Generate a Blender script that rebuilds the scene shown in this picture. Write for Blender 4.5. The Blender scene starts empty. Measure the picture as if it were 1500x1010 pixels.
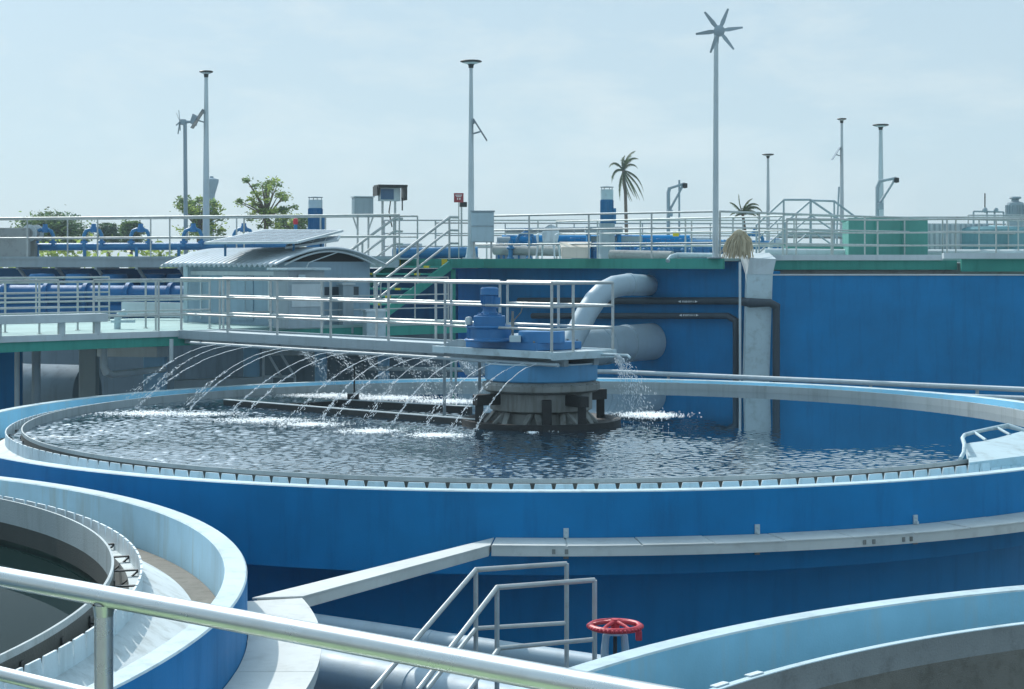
import bpy, bmesh, math, random
from mathutils import Vector, Matrix
random.seed(7)
R = math.radians
scene = bpy.context.scene
COL = scene.collection

# ------------------------------------------------------------------ camera maths
F, CX, HY, ZC = 2500.0, 750.0, 385.0, 6.0
RIM = ZC - 2.46                       # top of the clarifier walls
def at(px, py, d):                    # point seen at a pixel of the photo, d metres away
    return Vector(((px - CX) * d / F, d, ZC - (py - HY) * d / F))
def on(px, py, z):                    # point seen at a pixel, on the level z
    return at(px, py, F * (ZC - z) / (py - HY))
# plant axes: the bridge runs along U, stairs and walkways along N
C0 = Vector((0.47, 27.45, 0))
U = Vector((-0.69, 0.7238, 0)); N = Vector((0.7238, 0.69, 0))
ZR = Vector((0, 0, 1))
def Q(t, s, z=0.0): return Vector((C0.x, C0.y, 0)) + U * t + N * s + ZR * z

# ------------------------------------------------------------------ mesh builder
class MB:
    def __init__(s): s.v = []; s.f = []; s.m = []
    def add(s, vs, fs, mi=0):
        b = len(s.v); s.v += [Vector(p) for p in vs]
        for f in fs: s.f.append([b + i for i in f]); s.m.append(mi)
        return s
    def frame(s, c, ax, ay, az, mi=0):            # box from centre and half axes
        c = Vector(c); ax, ay, az = Vector(ax), Vector(ay), Vector(az)
        vs = [c + ax*i + ay*j + az*k for k in (-1,1) for j in (-1,1) for i in (-1,1)]
        fs = [(0,2,3,1),(4,5,7,6),(0,1,5,4),(2,6,7,3),(0,4,6,2),(1,3,7,5)]
        if ax.cross(ay).dot(az) < 0: fs = [f[::-1] for f in fs]
        return s.add(vs, fs, mi)
    def box(s, c, size, rz=0.0, mi=0):
        m = Matrix.Rotation(rz, 3, 'Z')
        return s.frame(c, m @ Vector((size[0]/2,0,0)), m @ Vector((0,size[1]/2,0)), Vector((0,0,size[2]/2)), mi)
    def bar(s, p, q, w, h, up=(0,0,1), mi=0):
        p, q = Vector(p), Vector(q); d = q - p; t = d.normalized()
        up = Vector(up)
        if abs(t.dot(up)) > .99: up = Vector((1,0,0))
        a = t.cross(up).normalized(); b = a.cross(t).normalized()
        return s.frame((p+q)/2, d/2, a*w/2, b*h/2, mi)
    def tube(s, pts, r, n=10, mi=0, caps=True):
        pts = [Vector(p) for p in pts]; rs = r if isinstance(r, (list, tuple)) else [r]*len(pts)
        vs = []; prev = None
        for i, p in enumerate(pts):
            a = pts[i] - pts[i-1] if i else pts[1]-pts[0]
            b = pts[i+1] - pts[i] if i < len(pts)-1 else a
            t = (a.normalized() + b.normalized()); t = t.normalized() if t.length > 1e-6 else a.normalized()
            if prev is None:
                x = t.cross(ZR) if abs(t.z) < .95 else t.cross(Vector((1,0,0)))
            else: x = prev - t * prev.dot(t)
            x.normalize(); prev = x; y = t.cross(x)
            cosb = max(.5, a.normalized().dot(t))
            for k in range(n):
                g = 2*math.pi*k/n
                vs.append(p + (x*math.cos(g) + y*math.sin(g)) * rs[i] / (cosb if 0 < i < len(pts)-1 else 1))
        fs = []
        for i in range(len(pts)-1):
            for k in range(n):
                k2 = (k+1) % n
                fs.append((i*n+k, i*n+k2, (i+1)*n+k2, (i+1)*n+k))
        if caps:
            fs.append(tuple(range(n))[::-1]); fs.append(tuple((len(pts)-1)*n+k for k in range(n)))
        return s.add(vs, fs, mi)
    def lathe(s, c, prof, n=48, a0=0.0, a1=2*math.pi, mi=0, closed=False, mis=None):
        c = Vector(c); full = abs(a1-a0-2*math.pi) < 1e-6
        cols = n if full else n+1; k = len(prof); vs = []
        for i in range(cols):
            a = a0 + (a1-a0)*i/n
            for r, z in prof: vs.append(c + Vector((r*math.cos(a), r*math.sin(a), z)))
        segs = k if closed else k-1
        for j in range(segs):
            j2 = (j+1) % k; fs = []
            for i in range(n):
                i2 = (i+1) % cols
                fs.append((i*k+j, i2*k+j, i2*k+j2, i*k+j2))
            b = len(s.v)
            for f in fs: s.f.append([b+q for q in f]); s.m.append(mis[j] if mis else mi)
        if closed and not full:
            b = len(s.v); s.f.append([b+q for q in range(k)]); s.m.append(mi)
            s.f.append([b+n*k+q for q in range(k)][::-1]); s.m.append(mi)
        s.v += vs
        return s
    def prism(s, pts, z0, z1, mi=0):             # vertical prism of a plan outline
        n = len(pts); vs = [Vector((p[0],p[1],z0)) for p in pts] + [Vector((p[0],p[1],z1)) for p in pts]
        fs = [tuple(range(n))[::-1], tuple(range(n,2*n))] + [(i,(i+1)%n,n+(i+1)%n,n+i) for i in range(n)]
        return s.add(vs, fs, mi)
    def ball(s, c, r, n=10, m=6, sz=1.0, mi=0):
        return s.lathe(c, [(max(1e-4, r*math.sin(math.pi*j/m)), -r*sz*math.cos(math.pi*j/m)) for j in range(m+1)], n, mi=mi)
    def build(s, name, mats, parent=None, base=None, smooth=35, bevel=0.0):
        me = bpy.data.meshes.new(name)
        if parent is not None: org = Vector(parent.get('_w', (0,0,0)))
        elif base is not None: org = Vector(base)
        else:
            xs=[p.x for p in s.v]; ys=[p.y for p in s.v]; zs=[p.z for p in s.v]
            org = Vector(((min(xs)+max(xs))/2, (min(ys)+max(ys))/2, min(zs)))
        me.from_pydata([tuple(p-org) for p in s.v], [], s.f)
        for m in (mats if isinstance(mats, (list, tuple)) else [mats]): me.materials.append(m)
        me.polygons.foreach_set('material_index', s.m)
        bm = bmesh.new(); bm.from_mesh(me); bmesh.ops.recalc_face_normals(bm, faces=bm.faces); bm.to_mesh(me); bm.free()
        if smooth:
            me.polygons.foreach_set('use_smooth', [True]*len(me.polygons))
            me.set_sharp_from_angle(angle=R(smooth))
        me.update()
        o = bpy.data.objects.new(name, me); COL.objects.link(o)
        if parent is not None: o.parent = parent; o['_w'] = tuple(org)
        else: o.location = org; o['_w'] = tuple(org)
        if bevel:
            b = o.modifiers.new('bevel', 'BEVEL'); b.width = bevel; b.segments = 2; b.limit_method = 'ANGLE'; b.angle_limit = R(40)
            b.harden_normals = False
        return o
def tag(o, label, cat, group=None, kind=None):
    o['label'] = label; o['category'] = cat
    if group: o['group'] = group
    if kind: o['kind'] = kind
    return o
def thing(name, label, cat, loc=(0,0,0), group=None):
    o = bpy.data.objects.new(name, None); COL.objects.link(o); o.location = loc; o['_w'] = tuple(loc)
    o.empty_display_size = .2
    return tag(o, label, cat, group)
def setting(o, label=None, kind='structure'):
    o['kind'] = kind
    if label: o['label'] = label
    return o
def copy_tree(o, parent=None):
    c = o.copy(); COL.objects.link(c)
    if parent is not None: c.parent = parent
    for ch in list(o.children): copy_tree(ch, c)
    return c
def place(o, loc, rz=0.0, label=None, scale=1.0):
    o.location = loc; o.rotation_euler = (0,0,rz); o.scale = (scale,)*3
    if label: o['label'] = label
    return o

# ------------------------------------------------------------------ materials
def nodes_of(name):
    m = bpy.data.materials.new(name); m.use_nodes = True; nt = m.node_tree
    return m, nt, nt.nodes['Principled BSDF']
def nd(nt, typ, **kw):
    n = nt.nodes.new(typ)
    for k, v in kw.items():
        if k in n.inputs: n.inputs[k].default_value = v
        else: setattr(n, k, v)
    return n
def paint(name, col, dirt=None, amount=.35, streak=True, rough=.5, metal=0.0, bump=.02, scale=1.0, spec=.5, var=.12):
    """painted or bare surface: broad tone variation, vertical dirt streaks, fine grain"""
    m, nt, b = nodes_of(name); L = nt.links.new
    dirt = dirt or tuple(c*.45+.02 for c in col)
    tc = nd(nt, 'ShaderNodeTexCoord')
    mp = nd(nt, 'ShaderNodeMapping'); mp.inputs['Scale'].default_value = (3*scale,3*scale,.35*scale if streak else 3*scale)
    L(tc.outputs['Object'], mp.inputs[0])
    n1 = nd(nt, 'ShaderNodeTexNoise', Scale=1.6, Detail=8.0, Roughness=.65); L(mp.outputs[0], n1.inputs[0])
    n2 = nd(nt, 'ShaderNodeTexNoise', Scale=.7*scale, Detail=5.0, Roughness=.6); L(tc.outputs['Object'], n2.inputs[0])
    n3 = nd(nt, 'ShaderNodeTexNoise', Scale=60*scale, Detail=3.0); L(tc.outputs['Object'], n3.inputs[0])
    r1 = nd(nt, 'ShaderNodeValToRGB'); r1.color_ramp.elements[0].position=.5; r1.color_ramp.elements[1].position=.78
    L(n1.outputs[0], r1.inputs[0])
    mu = nd(nt, 'ShaderNodeMath', operation='MULTIPLY'); L(r1.outputs[0], mu.inputs[0]); mu.inputs[1].default_value = amount
    mx = nd(nt, 'ShaderNodeMix', data_type='RGBA'); mx.inputs[6].default_value=(*col,1); mx.inputs[7].default_value=(*dirt,1)
    L(mu.outputs[0], mx.inputs[0])
    mr = nd(nt, 'ShaderNodeMapRange'); mr.inputs[1].default_value=.3; mr.inputs[2].default_value=.7; mr.inputs[3].default_value=1-var; mr.inputs[4].default_value=1+var
    L(n2.outputs[0], mr.inputs[0])
    hs = nd(nt, 'ShaderNodeHueSaturation'); L(mx.outputs[2], hs.inputs['Color']); L(mr.outputs[0], hs.inputs['Value'])
    L(hs.outputs[0], b.inputs['Base Color'])
    rr = nd(nt, 'ShaderNodeMapRange'); rr.inputs[3].default_value=rough-.1; rr.inputs[4].default_value=min(1,rough+.15); L(n1.outputs[0], rr.inputs[0])
    L(rr.outputs[0], b.inputs['Roughness'])
    b.inputs['Metallic'].default_value = metal; b.inputs['Specular IOR Level'].default_value = spec
    if bump:
        bp = nd(nt, 'ShaderNodeBump', Strength=.25, Distance=bump); L(n3.outputs[0], bp.inputs['Height']); L(bp.outputs[0], b.inputs['Normal'])
    return m
M = {}
M['blue'] = paint('blue_wall_paint', (.003,.19,.44), (.004,.11,.27), .6, rough=.5, bump=.006, var=.16, spec=.2)
M['deepblue'] = paint('dull_blue_paint', (.004,.21,.48), (.004,.11,.27), .5, rough=.5, bump=.006, spec=.2)
M['navy'] = paint('navy_paint', (.010,.115,.29), (.01,.06,.15), .6, rough=.5, spec=.3)
M['pale2'] = paint('weathered_pale_blue', (.27,.45,.56), (.24,.30,.30), .95, rough=.6, bump=.006, var=.2)
M['navy2'] = paint('dull_navy', (.012,.15,.36), (.01,.07,.16), .5, rough=.5, spec=.3)
M['pale'] = paint('pale_blue_paint', (.23,.56,.78), (.36,.47,.50), .5, rough=.55, bump=.006, var=.15, spec=.3)
M['rim'] = paint('whitewashed_rim', (.45,.57,.62), (.25,.31,.32), .85, streak=False, rough=.6, bump=.008)
M['white'] = paint('white_concrete', (.52,.58,.60), (.24,.27,.26), .85, streak=True, rough=.7, bump=.01)
M['weir'] = paint('weir_white', (.62,.70,.74), (.28,.32,.32), .7, rough=.5)
M['baffle'] = paint('grey_fibreglass', (.38,.44,.46), (.13,.15,.14), .6, rough=.45)
M['baffle_dark'] = paint('dark_baffle', (.05,.058,.055), (.10,.10,.09), .6, rough=.6)
M['conc'] = paint('grey_concrete', (.30,.32,.32), (.12,.12,.11), .6, streak=False, rough=.85, bump=.02)
M['shade'] = paint('shaded_concrete', (.16,.225,.28), (.08,.10,.11), .7, rough=.8)  # concrete toned darker for the shade under the deck
M['dirt'] = paint('dry_sediment', (.21,.20,.175), (.10,.09,.07), .7, streak=False, rough=.95, bump=.05, scale=2)
M['tray'] = paint('tray_fibreglass', (.56,.59,.58), (.30,.31,.30), .45, streak=False, rough=.55, bump=.006)
M['steel'] = paint('stainless_tube', (.60,.63,.64), (.36,.37,.36), .35, streak=False, rough=.28, metal=.85, bump=0, scale=2)
M['galv'] = paint('galvanised_tube', (.44,.47,.47), (.25,.25,.24), .55, streak=False, rough=.48, metal=.45, bump=0, scale=2)
M['grey'] = paint('grey_steel_paint', (.30,.37,.41), (.17,.19,.20), .45, rough=.5)
M['kiosk'] = paint('kiosk_paint', (.24,.35,.43), (.17,.21,.24), .5, rough=.55)
M['lgrey'] = paint('light_grey_paint', (.50,.57,.60), (.30,.33,.33), .4, rough=.5)
M['pipe'] = paint('pale_pipe_paint', (.35,.45,.52), (.26,.30,.31), .4, rough=.5, bump=.004)
M['dark'] = paint('dark_wet_steel', (.022,.026,.028), (.07,.06,.05), .6, rough=.45)
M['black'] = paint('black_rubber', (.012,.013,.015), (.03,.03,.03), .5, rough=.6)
M['hdpe'] = paint('dark_pipe_plastic', (.035,.055,.075), (.02,.03,.04), .5, rough=.5)
M['green'] = paint('green_deck_paint', (.05,.30,.25), (.02,.15,.12), .5, rough=.6, spec=.25)
M['colblue'] = paint('column_blue', (.34,.60,.80), (.2,.3,.38), .5, rough=.6)
M['cab'] = paint('cabinet_blue_grey', (.40,.52,.58), (.28,.34,.36), .4, rough=.5)
M['teal'] = paint('grey_teal', (.14,.30,.34), (.08,.17,.19), .6, rough=.6)
M['walk'] = paint('walkway_green', (.34,.47,.25), (.2,.28,.16), .5, streak=False, rough=.7)
M['mint'] = paint('mint_box_paint', (.075,.285,.25), (.05,.19,.17), .4, rough=.55)
M['deck'] = paint('pale_green_deck', (.26,.41,.40), (.30,.38,.36), .5, streak=False, rough=.7, bump=.01)
M['mblue'] = paint('machine_blue', (.025,.17,.40), (.02,.07,.15), .5, rough=.4, bump=.004)
M['pblue'] = paint('pipe_blue', (.02,.17,.36), (.02,.08,.17), .5, rough=.45)
M['drum'] = paint('drum_blue', (.06,.26,.48), (.04,.12,.2), .6, rough=.45)
M['stain'] = paint('stained_steel', (.21,.225,.22), (.08,.065,.05), .95, streak=True, rough=.7, scale=1.6, bump=.02, var=.3)
M['red'] = paint('red_handwheel', (.52,.03,.05), (.30,.02,.03), .4, streak=False, rough=.4)
M['signred'] = paint('sign_red', (.33,.05,.06), (.2,.04,.04), .3, rough=.5)
M['signwhite'] = paint('sign_white', (.75,.75,.74), None, .2, rough=.5)
M['yellow'] = paint('yellow_nosing', (.72,.55,.03), None, .3, rough=.6)
M['screen'] = paint('blue_panel', (.05,.12,.22), None, .2, rough=.2)
M['cream'] = paint('cream_plastic', (.72,.66,.56), None, .3, rough=.6)
M['straw'] = paint('dry_straw', (.55,.47,.33), (.25,.20,.13), .6, rough=.9, scale=4)
M['roof'] = paint('corrugated_sheet', (.42,.48,.52), (.25,.27,.27), .5, streak=False, rough=.42, metal=.4, bump=0)
M['panelglass'] = paint('solar_glass', (.16,.20,.24), (.25,.25,.25), .3, streak=False, rough=.2, bump=0)
M['bark'] = paint('bark', (.13,.10,.075), (.05,.04,.03), .6, rough=.9, scale=3, bump=.05)
M['tower'] = paint('tower_concrete', (.20,.30,.38), None, .3, rough=.8)
M['ground'] = paint('ground_gravel', (.20,.21,.19), (.10,.11,.09), .6, streak=False, rough=.95, bump=.05, scale=.3)
M['grass'] = paint('rough_grass', (.06,.10,.03), (.11,.11,.04), .6, streak=False, rough=.95, bump=.05, scale=.1)

def leafmat(name, col, var=.5):
    m, nt, b = nodes_of(name); L = nt.links.new
    g = nd(nt, 'ShaderNodeNewGeometry'); 
    mr = nd(nt, 'ShaderNodeMapRange'); mr.inputs[3].default_value=1-var; mr.inputs[4].default_value=1+var
    L(g.outputs['Random Per Island'], mr.inputs[0])
    hs = nd(nt, 'ShaderNodeHueSaturation'); hs.inputs['Color'].default_value=(*col,1); L(mr.outputs[0], hs.inputs['Value'])
    b.inputs['Roughness'].default_value=.5
    L(hs.outputs[0], b.inputs['Base Color'])
    t = nd(nt, 'ShaderNodeBsdfTranslucent'); 
    h2 = nd(nt, 'ShaderNodeHueSaturation'); L(hs.outputs[0], h2.inputs['Color']); h2.inputs['Value'].default_value=1.7; h2.inputs['Hue'].default_value=.48
    L(h2.outputs[0], t.inputs['Color'])
    mx = nd(nt, 'ShaderNodeMixShader'); mx.inputs[0].default_value=.45
    L(b.outputs[0], mx.inputs[1]); L(t.outputs[0], mx.inputs[2])
    L(mx.outputs[0], nt.nodes['Material Output'].inputs[0])
    return m
M['leaf_l'] = leafmat('leaf_light', (.17,.25,.06))
M['leaf_m'] = leafmat('leaf_mid', (.10,.17,.06))
M['leaf_d'] = leafmat('leaf_dark', (.06,.11,.06))
M['leaf_p'] = leafmat('palm_leaf', (.05,.085,.03))

def spraymat():
    m, nt, b = nodes_of('water_spray'); L = nt.links.new
    b.inputs['Base Color'].default_value=(.85,.9,.93,1); b.inputs['Roughness'].default_value=.15
    b.inputs['IOR'].default_value=1.33; b.inputs['Transmission Weight'].default_value=.35
    t = nd(nt, 'ShaderNodeBsdfTranslucent'); t.inputs['Color'].default_value=(.88,.92,.95,1)
    mx = nd(nt, 'ShaderNodeMixShader'); mx.inputs[0].default_value=.5
    L(b.outputs[0], mx.inputs[1]); L(t.outputs[0], mx.inputs[2]); L(mx.outputs[0], nt.nodes['Material Output'].inputs[0])
    return m
M['spray'] = spraymat()
M['foam'] = paint('splash_foam', (.86,.90,.92), None, .0, streak=False, rough=.8, bump=0, var=.05)

def watermat(name, col, rough_all=0.0):
    m, nt, b = nodes_of(name); L = nt.links.new
    b.inputs['Base Color'].default_value=(*col,1); b.inputs['IOR'].default_value=1.6; b.inputs['Roughness'].default_value=.02
    tc = nd(nt, 'ShaderNodeTexCoord')
    n1 = nd(nt, 'ShaderNodeTexNoise', Scale=2.6, Detail=4.0, Roughness=.55, Distortion=.4); L(tc.outputs['Object'], n1.inputs[0])
    n2 = nd(nt, 'ShaderNodeTexNoise', Scale=9.0, Detail=3.0, Roughness=.5, Distortion=.3); L(tc.outputs['Object'], n2.inputs[0])
    ad = nd(nt, 'ShaderNodeMath', operation='MULTIPLY_ADD'); ad.inputs[1].default_value=.35; L(n2.outputs[0], ad.inputs[0]); L(n1.outputs[0], ad.inputs[2])
    # ripples are strongest on the sprayed side and die away on the far right
    sep = nd(nt, 'ShaderNodeVectorMath', operation='DOT_PRODUCT'); sep.inputs[1].default_value=(N.x,N.y,0); L(tc.outputs['Object'], sep.inputs[0])
    n3 = nd(nt, 'ShaderNodeTexNoise', Scale=.8, Detail=3.0); L(tc.outputs['Object'], n3.inputs[0])
    jit = nd(nt, 'ShaderNodeMath', operation='MULTIPLY_ADD'); jit.inputs[1].default_value=2.2; L(n3.outputs[0], jit.inputs[0]); L(sep.outputs['Value'], jit.inputs[2])
    mr = nd(nt, 'ShaderNodeMapRange'); mr.interpolation_type='SMOOTHSTEP'
    mr.inputs[1].default_value=2.4; mr.inputs[2].default_value=-.6; mr.inputs[3].default_value=.015+rough_all; mr.inputs[4].default_value=1.0
    L(jit.outputs[0], mr.inputs[0])
    bp = nd(nt, 'ShaderNodeBump', Distance=.004); L(ad.outputs[0], bp.inputs['Height']); L(mr.outputs[0], bp.inputs['Strength'])
    L(bp.outputs[0], b.inputs['Normal']); L(bp.outputs[0], b.inputs['Coat Normal'])
    return m
M['water'] = watermat('dark_tank_water', (.004,.035,.07))
for k_, v_ in (('Coat Weight',1.0),('Coat IOR',2.0),('Coat Roughness',.02)): M['water'].node_tree.nodes['Principled BSDF'].inputs[k_].default_value = v_
M['water'].node_tree.nodes['Principled BSDF'].inputs['Specular Tint'].default_value = (.62,.88,1,1)
M['water2'] = watermat('green_tank_water', (.006,.017,.017))
M['water2'].node_tree.nodes['Principled BSDF'].inputs['IOR'].default_value = 1.06

# ------------------------------------------------------------------ world, sun, camera
SUN_EL, SUN_AZ = R(42), R(-35)                      # azimuth from +Y, negative to the left
sd = Vector((math.sin(SUN_AZ)*math.cos(SUN_EL), math.cos(SUN_AZ)*math.cos(SUN_EL), math.sin(SUN_EL)))
w = bpy.data.worlds.new("World"); scene.world = w; w.use_nodes = True
nt = w.node_tree; bg = nt.nodes['Background']; L = nt.links.new
sky = nd(nt, 'ShaderNodeTexSky'); sky.sky_type = 'NISHITA'; sky.sun_disc = False
sky.sun_elevation = SUN_EL; sky.sun_rotation = SUN_AZ; sky.dust_density = 1.0; sky.air_density = 1.0; sky.ozone_density = 2.0
tc = nd(nt, 'ShaderNodeTexCoord'); mp = nd(nt, 'ShaderNodeMapping'); mp.inputs['Scale'].default_value=(1,1,2.6)
L(tc.outputs['Generated'], mp.inputs[0])
cn = nd(nt, 'ShaderNodeTexNoise', Scale=9.0, Detail=7.0, Roughness=.6, Distortion=.3); L(mp.outputs[0], cn.inputs[0])
cr = nd(nt, 'ShaderNodeValToRGB'); cr.color_ramp.elements[0].position=.46; cr.color_ramp.elements[1].position=.70; L(cn.outputs[0], cr.inputs[0])
cm = nd(nt, 'ShaderNodeMath', operation='MULTIPLY'); cm.inputs[1].default_value=.62; L(cr.outputs[0], cm.inputs[0])
hz = nd(nt, 'ShaderNodeMix', data_type='RGBA'); hz.inputs[0].default_value=.82; hz.inputs[7].default_value=(6.0,7.6,8.7,1)
L(sky.outputs[0], hz.inputs[6])
sp_ = nd(nt, 'ShaderNodeSeparateXYZ'); L(tc.outputs['Generated'], sp_.inputs[0])
el = nd(nt, 'ShaderNodeMapRange'); el.inputs[1].default_value=.04; el.inputs[2].default_value=.42; L(sp_.outputs['Z'], el.inputs[0])
up = nd(nt, 'ShaderNodeMix', data_type='RGBA'); up.inputs[6].default_value=(6.15,7.6,8.5,1); up.inputs[7].default_value=(4.6,7.0,8.7,1); L(el.outputs[0], up.inputs[0]); L(up.outputs[2], hz.inputs[7])
cl = nd(nt, 'ShaderNodeMix', data_type='RGBA'); cl.inputs[7].default_value=(8.0,8.8,9.0,1)
L(hz.outputs[2], cl.inputs[6]); L(cm.outputs[0], cl.inputs[0]); 
# bright aureole of a hazy sky round the sun
dp = nd(nt, 'ShaderNodeVectorMath', operation='DOT_PRODUCT'); dp.inputs[1].default_value = tuple(sd); L(tc.outputs['Generated'], dp.inputs[0])
mxd = nd(nt, 'ShaderNodeMath', operation='MAXIMUM'); mxd.inputs[1].default_value = 0; L(dp.outputs['Value'], mxd.inputs[0])
pw = nd(nt, 'ShaderNodeMath', operation='POWER'); pw.inputs[1].default_value = 22; L(mxd.outputs[0], pw.inputs[0])
au = nd(nt, 'ShaderNodeMix', data_type='RGBA', blend_type='ADD'); au.inputs[7].default_value = (48,54,58,1); L(pw.outputs[0], au.inputs[0]); L(cl.outputs[2], au.inputs[6])
L(au.outputs[2], bg.inputs[0])
bg.inputs[1].default_value = .10
sl = bpy.data.lights.new('sun', 'SUN'); sl.energy = 3.6; sl.angle = R(.6); sl.color = (1,.95,.87)
so = bpy.data.objects.new('sun', sl); COL.objects.link(so); so.rotation_euler = sd.to_track_quat('Z','Y').to_euler(); so.location=(-20,30,40)
cam = bpy.data.cameras.new('camera'); co = bpy.data.objects.new('camera', cam); COL.objects.link(co)
co.location = (0,0,ZC); co.rotation_euler = (R(90),0,0); cam.sensor_width = 36; cam.lens = F/1500*36
cam.shift_y = -(505-HY)/1500; cam.clip_start=.1; cam.clip_end = 5000
scene.camera = co
scene.view_settings.view_transform='Standard'; scene.view_settings.look='None'; scene.view_settings.exposure=0; scene.view_settings.gamma=1

# ------------------------------------------------------------------ generic builders
def railing(name, label, pts, h, levels, spacing, mat, r=.024, rp=.022, group=None, posts=None, skip_end=False, close=None):
    """tubular guard rail along base points; each tube and post a mesh of its own"""
    t = thing(name, label, 'railing', pts[0], group)
    for k, f in enumerate(levels):
        MB().tube([p + ZR*(h*f) for p in pts], r if k == 0 else r*.85, 10).build('top_rail' if k == 0 else 'mid_rail', mat, t)
    ps = []
    for i in range(len(pts)-1):
        a, b = pts[i], pts[i+1]; n = max(1, round((b-a).length/spacing))
        for j in range(n + (1 if i == len(pts)-2 else 0)): ps.append(a.lerp(b, j/n))
    for p in (posts if posts is not None else ps):
        m = MB().tube([p, p+ZR*(h-.001)], rp, 8); m.lathe(p, [(.055,.012),(.055,0.002)], 8); m.lathe(p, [(.0001,.012),(.055,.012)], 8)
        m.build('post', mat, t)
    return t

# ================================================================== SETTING
g = MB().add([(-370,-60,0),(370,-60,0),(370,720,0),(-370,720,0)], [(0,1,2,3)]).build('ground', M['ground'], smooth=0); setting(g, 'grey gravel ground under the tanks')

# ================================================================== CLARIFIER TANKS
RO, RI, RF, RW, RB = 9.1, 8.92, 8.70, 8.25, 8.04
import numpy as np
def waves(c, wz, mat, n=800, rad=8.16):
    g = np.linspace(-rad, rad, n); X, Y = np.meshgrid(g, g, indexing='ij'); r = np.random.RandomState(4); Z = np.zeros_like(X)
    for i in range(70):
        lam = .08*(.26/.08)**r.rand(); k = 2*math.pi/lam; a = r.rand()*2*math.pi; sl_ = .0175
        Z += sl_/k*np.sin(k*(X*math.cos(a)+Y*math.sin(a)) + r.rand()*6.3)
    S = X*N.x + Y*N.y + .9*np.sin(X*1.1+.5)*np.sin(Y*.9+1.) + .5*np.sin(X*2.3-Y*1.7)
    m = np.clip((2.0-S)/2.8, 0, 1); m = m**1.3
    gust = (1+.6*np.clip(-X/6,0,1))*(.85+.3*np.sin(X*.9+Y*.55+2)*np.sin(Y*1.3-X*.4))
    Z = Z*(m*gust+.006)
    ins = np.hypot(X, Y) <= rad
    idx = -np.ones(X.shape, dtype=np.int64); idx[ins] = np.arange(ins.sum())
    q = ins[:-1,:-1] & ins[1:,:-1] & ins[1:,1:] & ins[:-1,1:]
    f = np.stack([idx[:-1,:-1][q], idx[1:,:-1][q], idx[1:,1:][q], idx[:-1,1:][q]], 1)
    co_ = np.stack([X[ins], Y[ins], Z[ins]], 1)
    me = bpy.data.meshes.new('water'); me.vertices.add(len(co_)); me.vertices.foreach_set('co', co_.astype(np.float32).ravel())
    me.loops.add(f.size); me.loops.foreach_set('vertex_index', f.astype(np.int32).ravel())
    me.polygons.add(len(f)); me.polygons.foreach_set('loop_start', np.arange(0, f.size, 4, dtype=np.int32)); me.polygons.foreach_set('loop_total', np.full(len(f), 4, dtype=np.int32))
    me.update(calc_edges=True); me.polygons.foreach_set('use_smooth', [True]*len(f)); me.materials.append(mat); me.validate()
    o = bpy.data.objects.new('water', me); COL.objects.link(o); o.location = (c.x, c.y, c.z+wz); return o
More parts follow.
